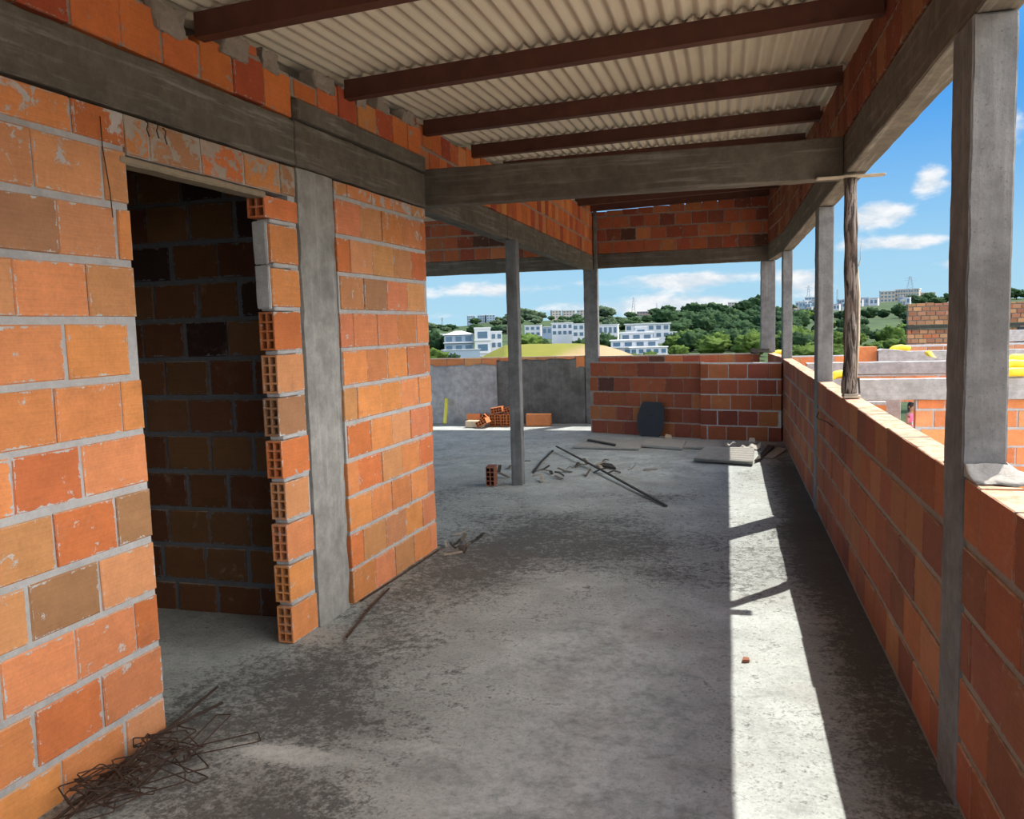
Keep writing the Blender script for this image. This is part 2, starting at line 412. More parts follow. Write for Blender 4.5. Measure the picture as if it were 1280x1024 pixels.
def brick_panel(mb, fr, u0, u1, z0, z1, pal, t=.10, course=.2165, blen=.30, mort=.020, gap=(.003, .018), phase=0., rec=.008, skip=None, ztop=None, m=0, mm=1, slab=True, hollow=None, minb=.05, slabz=None):
    """courses of hollow clay blocks between u0 and u1; n=0 is the face, n=-t the back; ztop(u) may cut the top"""
    if slab:
        top = z1-.004 if ztop is None else None
        n = max(1, int((u1-u0)/.25))
        for i in range(n if ztop else 1):
            a = u0+(u1-u0)*(i/n if ztop else 0)+.003; b = u0+(u1-u0)*((i+1)/n if ztop else 1)-(.003 if not ztop or i == n-1 else -.003)
            zt = top if ztop is None else min(z1, ztop((a+b)/2))-.02
            zb_ = z0
            if slabz: zb_, zt = slabz
            if zt > zb_+.01: mb.box((a, -t+rec, zb_), (b, -rec, zt), fr, (1, 1, 1), mm)
    r = 0; z = z0
    while z < z1-.03:
        zb = z+random.uniform(-.003, .003); zt = z+course-mort+random.uniform(-.003, .003)
        off = ((r % 2)*.5+phase+random.uniform(-.08, .08))*blen
        u = u0-((-off) % blen) if off % blen > 1e-6 else u0
        u = u0-blen+(off % blen)
        while u < u1:
            L = blen*random.uniform(.94, 1.05); g = random.uniform(*gap)
            a = max(u, u0); b = min(u+L-g, u1)
            if u1-b < .03: b = u1
            cut = z1 if ztop is None else min(z1, ztop((a+b)/2))
            tt = min(zt, cut)
            if b-a > minb and tt-zb > .04 and not (skip and skip(a, b, zb, tt, r)):
                one_brick(mb, fr, a, b, zb, tt, -t, 0, pick(pal), m=m)
            u += L
        z += course; r += 1

# left wall line (leans 3 degrees to the corridor axis)
AL = .0523; TL = math.tan(AL)
FL = frame(-2.2096-3*TL, 0, AL)
LCA = math.cos(AL)
def roof_z(x, y): return 2.868+.0505*y+.027*x        # top of the purlins

# ---- wall_left
mb = MB()
brick_panel(mb, FL, -2.5, 2.795, -.052, 2.451, 'near', phase=.18, mort=.026, t=.09, gap=(.003, .02))
def jamb_skip(a, b, zb, zt, r): return False
# pier right of the doorway: blocks that show their open ends
zc = 0.0
for r in range(11):
    z0 = zc+.004; z1 = zc+.2165-.022
    u1 = 3.985-(.012 if r % 2 else .0)+random.uniform(-.008, .008); u0 = 3.742+random.uniform(-.006, .006)+(.0 if r < 4 else -.012)
    c = pick('near')
    if r < 8: hollow_end(mb, FL, u0, u1, z0, z1, -.09, random.uniform(-.004, .002), c)
    elif r < 10: 
        one_brick(mb, FL, u0+.004, u1, z0, z1, -.09, 0, c)
        mb.rough_box((u0-.012, -.088, z0-.01), (u0+.005, -.010, z1+.012), .04, .004, FL, r, (1, 1, 1))
        for q in range(len(mb.m)-1, -1, -1):
            if mb.c[q] == (1, 1, 1) and mb.m[q] == 0: mb.m[q] = 1
            else: break
    else: hollow_end(mb, FL, u0-.03, u1, z0, z0+.105, -.10, 0, c, 2, 2)
    zc += .2165
mb.box((3.92, -.082, 0), (3.985, -.008, 2.36), FL, (1, 1, 1), 1)
for r in range(1, 11):
    zb = .2165*r
    mb.rough_box((3.752+.008*(r % 2), -.086, zb-.0185), (3.985, -.004, zb+.0045), .03, .003, FL, 90+r, (1, 1, 1))
    for q in range(len(mb.m)-1, -1, -1):
        if mb.c[q] == (1, 1, 1) and mb.m[q] == 0: mb.m[q] = 1
        else: break
# mortar plugs in one block end, and the header over the doorway
brick_panel(mb, FL, 2.80, 3.985, 2.300, 2.451, 'near', phase=.4, t=.09, minb=.03, m=2)
brick_panel(mb, FL, 4.397, 5.675, -.005, 2.451, 'near', phase=.02, mort=.022, t=.10, gap=(.002, .010))
wl = struct(mb.build('wall_left', [M['brick_near'], M['mortar'], mat_brick('clay_block_smeared', smear=1.35, ztop=2.5, dirt=.3, ragged=.03, mortar=(.40, .36, .31))]), 'orange hollow-block wall with a doorway, bare mortar joints')

# bricks above the beams on the left side, up to the sheets
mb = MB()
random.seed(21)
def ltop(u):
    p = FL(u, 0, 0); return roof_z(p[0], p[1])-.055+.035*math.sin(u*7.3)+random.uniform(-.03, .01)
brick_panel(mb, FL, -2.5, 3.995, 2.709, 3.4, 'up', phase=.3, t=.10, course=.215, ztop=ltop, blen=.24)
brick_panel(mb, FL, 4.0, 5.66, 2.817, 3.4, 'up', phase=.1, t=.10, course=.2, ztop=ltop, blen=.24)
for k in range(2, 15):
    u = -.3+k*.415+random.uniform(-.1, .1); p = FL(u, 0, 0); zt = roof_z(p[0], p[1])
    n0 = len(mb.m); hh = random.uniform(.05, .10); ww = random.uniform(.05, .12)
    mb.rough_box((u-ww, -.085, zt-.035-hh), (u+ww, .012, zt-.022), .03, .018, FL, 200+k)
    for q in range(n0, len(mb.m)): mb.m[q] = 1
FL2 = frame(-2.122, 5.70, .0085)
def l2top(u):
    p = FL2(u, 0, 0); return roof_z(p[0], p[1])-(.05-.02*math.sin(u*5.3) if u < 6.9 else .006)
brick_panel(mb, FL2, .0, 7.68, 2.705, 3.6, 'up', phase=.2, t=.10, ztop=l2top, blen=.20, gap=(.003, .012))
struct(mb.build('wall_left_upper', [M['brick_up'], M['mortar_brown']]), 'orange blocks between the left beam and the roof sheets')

# ---- right parapet and the blocks above the right beam
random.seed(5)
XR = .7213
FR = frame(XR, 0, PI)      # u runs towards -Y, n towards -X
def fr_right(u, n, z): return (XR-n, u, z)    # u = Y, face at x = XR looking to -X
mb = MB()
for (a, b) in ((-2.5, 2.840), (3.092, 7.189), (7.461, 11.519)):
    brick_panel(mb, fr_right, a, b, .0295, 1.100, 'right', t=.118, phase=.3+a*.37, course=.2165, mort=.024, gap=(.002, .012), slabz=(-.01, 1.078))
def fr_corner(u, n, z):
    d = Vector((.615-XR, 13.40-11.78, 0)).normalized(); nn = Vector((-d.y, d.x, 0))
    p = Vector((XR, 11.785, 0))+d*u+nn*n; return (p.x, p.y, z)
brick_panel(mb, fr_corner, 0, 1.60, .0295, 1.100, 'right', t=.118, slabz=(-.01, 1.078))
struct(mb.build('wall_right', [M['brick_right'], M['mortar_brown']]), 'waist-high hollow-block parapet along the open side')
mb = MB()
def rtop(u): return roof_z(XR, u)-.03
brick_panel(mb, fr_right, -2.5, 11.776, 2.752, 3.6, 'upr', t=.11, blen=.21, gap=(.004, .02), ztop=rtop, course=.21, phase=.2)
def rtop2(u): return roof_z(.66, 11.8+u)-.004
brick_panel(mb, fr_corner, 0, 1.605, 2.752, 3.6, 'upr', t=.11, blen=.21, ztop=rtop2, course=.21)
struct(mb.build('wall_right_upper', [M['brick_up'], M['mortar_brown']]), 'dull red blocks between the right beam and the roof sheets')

# ---- back walls
random.seed(9)
def fr_back(u, n, z): return (u, 13.40-n, z)     # face looks towards -Y
mb = MB()
brick_panel(mb, fr_back, -1.995, .50, .872, 1.098, 'back', t=.12, course=.226, blen=.27)
brick_panel(mb, fr_back, -8.0, -2.235, .905, 1.108, 'sunny', t=.12, course=.21, blen=.32, gap=(.008, .02))
mb.box((-1.995, -.118, -.01), (.50, -.004, .876), fr_back, (1, 1, 1), 1)
struct(mb.build('wall_back', [M['brick_back'], M['mortar_brown']]), 'back parapet of hollow blocks below the open view')
# rough plaster over the left stretch of the back parapet: a thick uneven coat with a ragged top line
mb = MB()
def plaster(name, ua, ub, mat, lab, nx, seed):
  mb = MB(); nz = 26; idx = {}
  for i in range(nx+1):
    u = ua+(ub-ua)*i/nx
    top = (.985 if seed == 0 else 1.06)+.05*noise.noise((u*2.1, 3, 1))*(1 if seed == 0 else .3)+.035*noise.noise((u*7, 1, 5))
    top = min(top, 1.075)
    for k in range(nz+1):
        z = -.005+(top+.005)*k/nz
        n = (.016 if seed == 0 else .006)+.010*noise.noise((u*3.2, z*3.2, 2))+.006*noise.noise((u*11, z*11, 7))+(0 if k < nz else -.006)
        idx[i, k, 0] = mb.vert(fr_back(u, max(n, .001), z))
    idx[i, 0, 1] = mb.vert(fr_back(u, -.115, -.005)); idx[i, 1, 1] = mb.vert(fr_back(u, -.115, min(top, .90)))
  for i in range(nx):
    for k in range(nz): mb.face([idx[i, k, 0], idx[i+1, k, 0], idx[i+1, k+1, 0], idx[i, k+1, 0]])
    mb.face([idx[i, nz, 0], idx[i+1, nz, 0], idx[i+1, 1, 1], idx[i, 1, 1]]); mb.face([idx[i, 0, 1], idx[i, 1, 1], idx[i+1, 1, 1], idx[i+1, 0, 1]])
  struct(mb.build(name, mat, smooth=True), lab)
plaster('wall_back_plaster', -8.0, -3.72, M['plaster'], 'pale rough plaster coat on the back parapet by the block heap', 112, 0)
plaster('wall_back_render', -3.718, -2.236, mat_concrete('dark_damp_render', (.17, .165, .16), 'z', mould=.6, light=(.27, .26, .26), pits=.7), 'dark damp render on the back parapet beside the low block wall', 40, 1)  # darker coat on the right stretch
mb = MB()
def btop(u): return 3.384+.037*(u+2)
brick_panel(mb, fr_back, -2.19, .70, 2.7305, 3.7, 'back', t=.10, course=.195, blen=.24, ztop=btop)
def btop3(u): return roof_z(u, 13.4)-.004
brick_panel(mb, fr_back, -8.0, -2.195, 2.7305, 3.7, 'back', t=.10, course=.205, blen=.27, ztop=btop3)
struct(mb.build('wall_back_upper', [M['brick_up'], M['mortar_brown']]), 'orange blocks over the back beam')

# ---- low block wall in front of the back parapet, in two stretches
def low_fr(x0, y0, x1, y1):
    d = Vector((x1-x0, y1-y0, 0)).normalized(); nn = Vector((d.y, -d.x, 0))
    return lambda u, n, z: (x0+d.x*u+nn.x*n, y0+d.y*u+nn.y*n, z)
f1 = low_fr(-1.975, 12.28, -.325, 11.68); L1 = math.hypot(1.65, .60)
f2 = low_fr(-.345, 11.62, .705, 11.37); L2 = math.hypot(1.05, .25)
random.seed(12)
mb = MB(); brick_panel(mb, f1, 0, L1-.004, -.012, 1.052, 'low', t=.12, course=.2125, blen=.265, mort=.016, gap=(.006, .012), phase=.1)
struct(mb.build('wall_low_back', [M['brick_back'], M['mortar_brown']]), 'low red block wall with a black board leaning on it')
mb = MB(); brick_panel(mb, f2, 0, L2-.01, -.012, 1.045, 'low', t=.12, course=.211, blen=.265, mort=.018, gap=(.006, .02), phase=.45)
struct(mb.build('wall_low_corner', [M['brick_back'], M['mortar']]), 'low red block wall in the far corner by the parapet')

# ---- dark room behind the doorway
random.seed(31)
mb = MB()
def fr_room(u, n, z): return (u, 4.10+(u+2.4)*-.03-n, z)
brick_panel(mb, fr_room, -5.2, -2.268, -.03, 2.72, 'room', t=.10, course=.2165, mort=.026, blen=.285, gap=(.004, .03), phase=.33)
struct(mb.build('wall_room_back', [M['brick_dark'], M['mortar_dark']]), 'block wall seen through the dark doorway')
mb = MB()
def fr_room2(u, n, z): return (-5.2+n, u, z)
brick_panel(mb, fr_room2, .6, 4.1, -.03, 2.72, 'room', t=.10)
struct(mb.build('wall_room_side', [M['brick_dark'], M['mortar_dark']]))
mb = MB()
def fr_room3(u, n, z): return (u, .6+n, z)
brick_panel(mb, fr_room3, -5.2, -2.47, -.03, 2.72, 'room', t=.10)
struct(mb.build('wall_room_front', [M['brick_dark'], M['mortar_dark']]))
mb = MB(); mb.box((-5.4, .4, 2.73), (-2.50, 4.25, 2.86)); struct(mb.build('ceiling_room', M['beam']))

# ------------------------------------------------------------------ floor
mb = MB()
xs = [-8.2+.2*i for i in range(46)]; xs = [x for x in xs if x < .70]+[.855]; ys = [-3+.2*i for i in range(83)]+[13.55]
idx = {}
for i, x in enumerate(xs):
    for k, y in enumerate(ys):
        z = .005*noise.noise((x*1.3, y*1.3, 0))+.003*noise.noise((x*4, y*4, 3))-.003
        idx[i, k] = mb.vert((x, y, z))
for i in range(len(xs)-1):
    for k in range(len(ys)-1): mb.face([idx[i, k], idx[i+1, k], idx[i+1, k+1], idx[i, k+1]])
nx, ny = len(xs)-1, len(ys)-1
bot = [mb.vert((xs[a], ys[b], -.22)) for a, b in ((0, 0), (nx, 0), (nx, ny), (0, ny))]
mb.face(bot[::-1])
mb.face([idx[i, 0] for i in range(nx, -1, -1)]+[bot[0], bot[1]]); mb.face([idx[i, ny] for i in range(nx+1)]+[bot[2], bot[3]])
mb.face([idx[0, k] for k in range(ny+1)]+[bot[3], bot[0]]); mb.face([idx[nx, k] for k in range(ny, -1, -1)]+[bot[1], bot[2]])
struct(mb.build('floor', M['floor'], smooth=False), 'stained bare concrete floor slab')

# ------------------------------------------------------------------ concrete frame
def beam(name, a, b, mat, label, fr=None, seed=0, step=.14, j=.004):
    mb = MB(); mb.rough_box(a, b, step, j, fr, seed)
    o = mb.build(name, mat); centre(o); tag(o, label, 'beam' if 'beam' in name else 'column'); return o
frl = lambda x, y, z: FL(y, x, z)
o = beam('concrete_beam', (-.125, -.9, 2.462), (.010, 3.988, 2.690), M['beam'], 'rough brown-grey concrete beam over the doorway and near brick wall', frl, 1, .10, .005)
o = beam('concrete_beam', (-.125, 3.993, 2.462), (.012, 5.672, 2.694), M['beam'], 'concrete beam above the brick pier right of the doorway, up to the cross beam', frl, 2, .10, .005)
mb = MB(); mb.rough_box((-.11, 4.012, 2.706), (.030, 5.66, 2.802), .10, .006, frl, 5)
tag(centre(mb.build('concrete_ledge', M['beam'])), 'raised concrete strip cast on top of the beam right of the doorway', 'ledge')
def fr2(x, y, z): return FL2(y, x, z)
beam('concrete_beam', (-.14, .012, 2.472), (.004, 2.40, 2.694), M['beam'], 'concrete beam from the cross beam end to the slim free-standing post', fr2, 3)
beam('concrete_beam', (-.14, 2.412, 2.470), (.004, 7.68, 2.694), M['beam'], 'concrete beam under orange blocks from the slim post to the back wall', fr2, 4)
beam('concrete_beam', (-2.118, 5.702, 2.478), (XR-.004, 5.845, 2.730), M['beamx'], 'dark concrete cross beam spanning the terrace below the roof', None, 6)
beam('concrete_beam', (XR, -2.5, 2.496), (XR+.128, 11.78, 2.738), M['beam'], 'long concrete beam on columns above the open parapet side', None, 7)
def frc(x, y, z): return fr_corner(y, -x, z)
beam('concrete_beam', (.0, .01, 2.500), (.128, 1.606, 2.736), M['beam'], 'short concrete beam turning to the far corner column', frc, 8)
beam('concrete_beam', (-2.19, 13.408, 2.500), (.72, 13.52, 2.724), M['beamx'], 'dark concrete beam under the red back wall, above the forest view', None, 9)
beam('concrete_beam', (-8.0, 13.408, 2.500), (-2.20, 13.52, 2.724), M['beamx'], 'dark concrete back beam above the view of the white house', None, 10)

def column(a, b, mat, label, seed, j=.0028, step=.08):
    mb = MB(); mb.rough_box(a, b, step, j, None, seed)
    o = mb.build('concrete_column', mat); centre(o); tag(o, label, 'column'); return o
c1 = column((XR-.004, 2.851, -.004), (.842, 3.079, 2.493), M['column'], 'large pitted grey concrete column set in the parapet, nearest of the row', 11, .0032, .05)
column((XR-.002, 7.201, -.004), (.840, 7.449, 2.493), M['column'], 'grey concrete column in the parapet just behind the round wooden post', 12)
column((XR-.002, 11.532, -.004), (.840, 11.778, 2.493), M['column'], 'slim grey concrete column at the parapet end beside the low corner wall', 13)
column((.515, 13.385, 1.106), (.727, 13.60, 2.496), M['column'], 'pale concrete corner column on the back parapet, right of the forest view', 14)
c5 = column((-2.228, 13.397, -.004), (-2.005, 13.56, 2.493), M['column'], 'dark concrete column on the back wall left of the low block wall', 15)
mb = MB(); mb.rough_box((-2.044, 13.31, 2.472), (-1.990, 13.392, 3.41), .08, .004, None, 33); o = mb.build('upper_pilaster', M['column'])
for v in o.data.vertices: v.co -= c5.location
o.parent = c5
c6 = column((-2.120, 8.07, -.004), (-2.006, 8.19, 2.462), M['column'], 'slim free-standing concrete post amid wood scraps, small hollow block at its left', 16, .003)
# column cast between the brick stretches of the left wall
mb = MB()
n = 60; prof = []
for i in range(n+1):
    z = -.004+2.458*i/n
    w0 = 4.001+.010*noise.noise((z*6, 1, 1)); w1 = 4.335+.035*(z/2.4)+.014*noise.noise((z*7, 4, 1))
    ring = []
    for q, (u, nn) in enumerate(((w0, -.10), (w0, .004), (w0+.10, .012), (w0+.2, .008), (w1-.10, .012), (w1, .003), (w1, -.10))):
        ring.append(mb.vert(FL(u, nn+(.006*noise.noise((u*9, z*9, q)) if nn > 0 else 0), z)))
    prof.append(ring)
for i in range(n):
    for q in range(7): mb.face([prof[i][q], prof[i][(q+1) % 7], prof[i+1][(q+1) % 7], prof[i+1][q]])
mb.face(prof[0][::-1]); mb.face(prof[-1])
tag(centre(mb.build('concrete_column', M['column_wall'])), 'wide grey concrete column cast flush into the brick wall right of the doorway', 'column')
# mortar collar and splash at the foot of the big column, on the parapet
mb = MB()
rings = []
for i, (g, z) in enumerate(((.05, 1.094), (.035, 1.100), (.014, 1.110), (.002, 1.135))):
    ring = []
    for k in range(40):
        t = 2*PI*k/40
        ex = .060*max(-1, min(1, 1.5*math.cos(t))); ey = .116*max(-1, min(1, 1.5*math.sin(t)))
        w = g*(1+.6*noise.noise((math.cos(t)*2, math.sin(t)*2, 3+i*.2)))*(2.8 if math.sin(t) < -.4 else 1)
        x = .782+ex+min(w, .002 if math.cos(t) < 0 else 9)*math.cos(t); y = 2.965+ey+w*math.sin(t)
        x = max(x, XR+.002); ring.append(mb.vert((x, y, z+.006*noise.noise((x*30, y*30, i)))))
    rings.append(ring)
for i in range(3):
    for k in range(40): mb.face([rings[i][k], rings[i][(k+1) % 40], rings[i+1][(k+1) % 40], rings[i+1][k]])
mb.face(rings[0][::-1])
o = mb.build('mortar_collar', mat_mortar('pale_mortar', (.45, .42, .385)), smooth=True)
for v in o.data.vertices: v.co -= c1.location
o.parent = c1
# dark lump of mortar at the corner column foot
mb = MB(); mb.rough_box((.36, 13.29, 1.104), (.64, 13.372, 1.165), .05, .02, None, 44)
tag(centre(mb.build('mortar_lump', M['timber_dark'])), 'dark mortar lump on the back parapet at the foot of the corner column', 'mortar lump')

# wooden lintel plank over the doorway
mb = MB(); mb.rough_box((-.085, 2.76, 2.262), (.004, 3.715, 2.292), .06, .003, frl, 50)
tag(centre(mb.build('lintel_plank', mat_plain('weathered_plank', (.30, .24, .17), .9, .4, 18))), 'weathered wooden plank forming the lintel of the dark doorway', 'plank')

# ------------------------------------------------------------------ roof
mb = MB()
pitch_w = .080; amp = .0125; th = .006
def zs(x, y): return roof_z(x, y)+amp+th+amp*math.cos(2*PI*x/pitch_w)
rows = [(-2.6, -.5, 0), (-.62, 1.5, .007), (1.4, 3.35, 0), (3.25, 5.95, .007), (5.85, 8.3, 0), (8.2, 10.7, .007), (10.6, 13.62, 0)]
for (ya, yb, dz) in rows:
    nxs = int((1.0+7.0)/pitch_w*9)
    for xa, xb in ((-7., 1.0),):
        L = []
        for i in range(nxs+1):
            x = xa+(xb-xa)*i/nxs
            L.append([mb.vert((x, ya, zs(x, ya)+dz)), mb.vert((x, yb, zs(x, yb)+dz)), mb.vert((x, ya, zs(x, ya)+dz+th)), mb.vert((x, yb, zs(x, yb)+dz+th))])
        for i in range(nxs):
            a, b = L[i], L[i+1]
            mb.face([a[0], a[1], b[1], b[0]]); mb.face([a[2], b[2], b[3], a[3]]); mb.face([a[0], b[0], b[2], a[2]]); mb.face([a[1], a[3], b[3], b[1]])
        mb.face([L[0][0], L[0][2], L[0][3], L[0][1]]); mb.face([L[-1][0], L[-1][1], L[-1][3], L[-1][2]])
struct(mb.build('ceiling', M['sheet'], smooth=False, fixn=False), 'corrugated fibre cement roof sheets seen from below')

PUR = [(-1.6, -1.6, None), (.3, .3, None), (1.9, 1.9, None),
       (3.24, 3.02, 'red-oxide steel roof beam closest to the doorway, crossing above the near wall'),
       (4.55, 4.32, 'red-oxide steel roof beam, second from the doorway, meeting the wall above the block pier'),
       (5.83, 5.76, 'red-oxide steel roof beam, third from the doorway, over the concrete cross beam'),
       (7.00, 7.04, 'red-oxide steel roof beam just behind the concrete cross beam'),
       (8.07, 8.30, 'red-oxide steel roof beam showing a thin strip over the cross beam top'),
       (9.6, 9.6, None), (10.9, 10.9, None), (12.1, 12.1, None),
       (13.17, 13.20, 'dark steel roof beam along the red back wall top, sky slit below')]
for i, (yl, yr, lab) in enumerate(PUR):
    if lab is None: 
        if i < 3 or True: lab = None
    xl = FL(min(yl, 5.6)/LCA, .006, 0)[0] if yl < 5.65 else -2.113
    if yl >= 13: xl = -2.055
    xr = XR-.008 if yl < 13 else .622
    mb = MB(); zz = lambda x, y: roof_z(x, y)
    W = .062; H = .104
    sec = [(-W/2, 0), (W/2, 0), (W/2, -H+.006), (W/2+.004, -H+.006), (W/2+.004, -H), (-W/2-.004, -H), (-W/2-.004, -H+.006), (-W/2, -H+.006)]
    rings = []
    NN = 24
    for q in range(NN+1):
        t = q/NN; x = xl+(xr-xl)*t; y = yl+(yr-yl)*t; z = zz(x, y)+.001*noise.noise((x*3, y, 1))
        rings.append([mb.vert((x, y+W/2+a, z-.001+b)) for a, b in sec])
    for q in range(NN):
        for k in range(8): mb.face([rings[q][k], rings[q][(k+1) % 8], rings[q+1][(k+1) % 8], rings[q+1][k]])
    mb.face(rings[0][::-1]); mb.face(rings[-1])
    o = mb.build('steel_purlin', M['steel']); centre(o)
    tag(o, lab or 'red-oxide steel roof beam out of sight above the terrace', 'roof beam', 'steel roof beams under the sheets')

# ------------------------------------------------------------------ camera
cam = D.cameras.new('Camera'); co = D.objects.new('Camera', cam); COL.objects.link(co)
cam.sensor_fit = 'HORIZONTAL'; cam.sensor_width = 36; cam.lens = F0/1280*36; cam.clip_start = .05; cam.clip_end = 5000
from mathutils import Matrix
mt = Matrix((RT, UP, -FW)).transposed().to_4x4(); mt.translation = EYE
co.matrix_world = mt
SC.camera = co

# ------------------------------------------------------------------ round post, wedges and plank
random.seed(77)
root = empty('wooden_post', (.762, 5.675, 1.118))
mb = MB(); pts = []; rr = []
for i in range(40):
    z = 1.345*i/39; pts.append((.006*math.sin(z*3.1)-.004*z, .006*math.cos(z*2.3)-.006, z)); rr.append(.043-.004*(z/1.35)+.002*math.sin(z*19)+(.004 if i < 3 else 0))
mb.tube(pts, rr, 20)
for i, v in enumerate(mb.v):
    d = noise.noise((v[0]*28, v[1]*28, v[2]*7))*.005
    c = Vector((v[0], v[1], 0)); L = max(c.length, 1e-4); mb.v[i] = (v[0]+v[0]/L*d, v[1]+v[1]/L*d, v[2])
mb.build('trunk', M['bark'], root, True)
mb = MB(); mb.tube([(.040, -.02, .08), (.046, -.024, .35), (.047, -.022, .62), (.040, -.02, .78)], [.004, .010, .009, .003], 6)
mb.tube([(.040, -.03, .80), (.052, -.035, .84), (.050, -.035, .90), (.058, -.035, .95)], [.004, .003, .002, .001], 5)
mb.build('peeling_bark_strip', M['timber_pale'], root, True)
mb = MB(); mb.tube([(.050, -.025, .10), (.058, -.03, .0)], [.008, .006], 5); mb.build('splinter', M['timber_dark'], root)
tag(root, 'round bark-covered wooden post wedged between the parapet and the beam corner', 'post')
for k, (dx, dy, w_, lab) in enumerate(((0, 0, .10, 'lower pale wedge board under the round wooden post, on the parapet'), (.004, .018, .085, 'upper wedge board directly under the foot of the round wooden post'))):
    mb = MB(); mb.box((.722+dx, 5.60+dy*1.5, 1.0935+.0125*k), (.722+dx+w_, 5.73+dy, 1.0935+.0125*k+.0115))
    tag(centre(mb.build('wedge', M['timber_pale'])), lab, 'wedge')
mb = MB(); mb.rough_box((.55, 5.60, 2.4655), (.95, 5.69, 2.4755), .06, .001, None, 60)
tag(centre(mb.build('packing_plank', M['timber_pale'])), 'thin pale plank on the round post, sticking out past the beam', 'plank')

# ------------------------------------------------------------------ loose blocks
def hb_mesh(name, L=.19, W=.09, H=.19, nx=2, nz=4, mat='clay', fl=(1, 1, 1)):
    mb = MB(); hollow_end(mb, lambda u, n, z: (n, u, z), 0, L, 0, H, -W/2, W/2, fl, nx, nz, .008, m=0, side=0)
    return mb.data(name, M[mat])
hb = {'o': hb_mesh('hollow_block_mesh'), 'd': hb_mesh('hollow_block_dark_mesh', mat='clay_dark'), 'p': hb_mesh('hollow_block_pale_mesh', L=.27, W=.20, H=.10, nx=4, nz=2, mat='clay_pale'),
      'l': hb_mesh('hollow_block_long_mesh', L=.24)}
def block(kind, loc, rot, lab, group=None):
    o = D.objects.new('hollow_block', hb[kind]); COL.objects.link(o); o.location = loc; o.rotation_euler = rot
    tag(o, lab, 'brick', group); return o
block('d', (-2.322, 7.985, .004), (0, 0, .12), 'single hollow clay block standing upright beside the slim concrete post')
block('p', (-3.83, 12.86, .004), (0, 0, PI/2), 'pale mortar-crusted hollow block lying in the strip of sun')
block('l', (-3.92, 13.05, .004), (0, 0, PI/2-.1), 'dark red block by the plastered parapet, behind the pale crusted block')
PG = 'hollow blocks heaped by the plastered parapet'
block('o', (-3.935, 12.95, .036), (0, .75, .05), 'block leaning diagonally between the pale crusted block and the block heap', PG)
LP = 'upright hollow block, open end showing, in the block heap by the plastered parapet'
for x, r in ((-3.70, 0), (-3.602, .01), (-3.504, 0), (-3.405, -.01)):
    block('o', (x, 12.93, .004), (0, 0, r), LP, PG)
block('o', (-3.72, 12.94, .247), (0, 1.40, .05), 'block lying on its side atop the heap, further from the slim post', PG)
block('o', (-3.50, 12.96, .247), (0, 1.22, -.05), 'block lying tipped on top of the heap, next to the slim post', PG)
block('o', (-3.90, 12.70, .044), (0, 1.1, -.1), 'small block end lying low in front of the heap', PG)
mb = MB(); hollow_end(mb, lambda u, n, z: (u, n, z), 0, .40, 0, .19, -.06, .06, (1, 1, 1), 2, 4, .008, m=0, side=0)
o = mb.build('hollow_block', M['clay'], loc=(-3.14, 13.03, .004)); o.rotation_euler = (0, 0, .05); tag(o, 'long orange hollow block lying alone behind the slim post, near the parapet', 'brick')
mb = MB(); mb.tube([(-4.56, 13.08, .03), (-4.60, 13.33, .42)], [.032, .034], 4); 
tag(centre(mb.build('yellow_strip', M['yellow'])), 'yellow strip leaning against the grey plastered parapet', 'strip')

# ------------------------------------------------------------------ black board
root = empty('black_board', (-1.06, 11.80, .003), -.348)
mb = MB()
outl = [(-.13, .0), (.15, .0), (.20, .10), (.205, .30), (.185, .42), (.14, .48), (-.13, .485), (-.165, .43), (-.21, .28), (-.20, .14), (-.17, .05)]
bk = .20
fr_ = [mb.vert((x, z*bk-.006, z)) for x, z in outl]; bk_ = [mb.vert((x, z*bk+.008, z)) for x, z in outl]
mb.face(fr_); mb.face(bk_[::-1])
for i in range(len(outl)):
    k = (i+1) % len(outl); mb.face([fr_[i], bk_[i], bk_[k], fr_[k]])
mb.build('board', M['black'], root)
mb = MB(); mb.tube([(-.05, .30*bk-.008, .30), (.05, .30*bk-.008, .30)], .006, 6); mb.build('board_rim', M['black'], root)
tag(root, 'black board with clipped corners leaning on the low red block wall', 'board')

# ------------------------------------------------------------------ flat scraps on the slab
def px0(x, y, z=0.): 
    d = ray(x, y); return EYE+d*((z-1.6)/d.z)
def flat(name, cs, z, th_, mat, lab, cat, group=None, bump_=0.):
    P = [px0(*c, z) for c in cs]; mb = MB()
    lo = [mb.vert((p.x, p.y, z)) for p in P]; hi = [mb.vert((p.x, p.y, z+th_)) for p in P]
    mb.face(lo[::-1]); mb.face(hi)
    for i in range(len(P)):
        k = (i+1) % len(P); mb.face([lo[i], lo[k], hi[k], hi[i]])
    o = centre(mb.build(name, M[mat])); tag(o, lab, cat, group); return o
flat('sheet_scrap', [(716, 560), (799, 562.5), (806, 553), (738, 549)], .004, .022, 'asbestos_piece', 'grey flat sheet scrap on the floor, nearest the slim post, dark front edge', 'sheet scrap')
flat('sheet_scrap', [(801, 558.5), (853, 562.5), (858, 552.5), (812, 550)], .006, .03, 'asbestos_piece', 'grey flat sheet scrap on the floor in front of the black board', 'sheet scrap')
flat('sheet_scrap', [(854, 560.5), (903, 561.5), (901, 553.5), (861, 553)], .006, .022, 'asbestos_piece', 'grey flat sheet scrap between the black board and the sunlit corrugated piece', 'sheet scrap')
flat('stick', [(734, 551.5), (736, 550.5), (770, 556.8), (769, 558)], .03, .02, 'timber_dark', 'short dark stick lying on the grey sheet scrap nearest the slim post', 'stick')
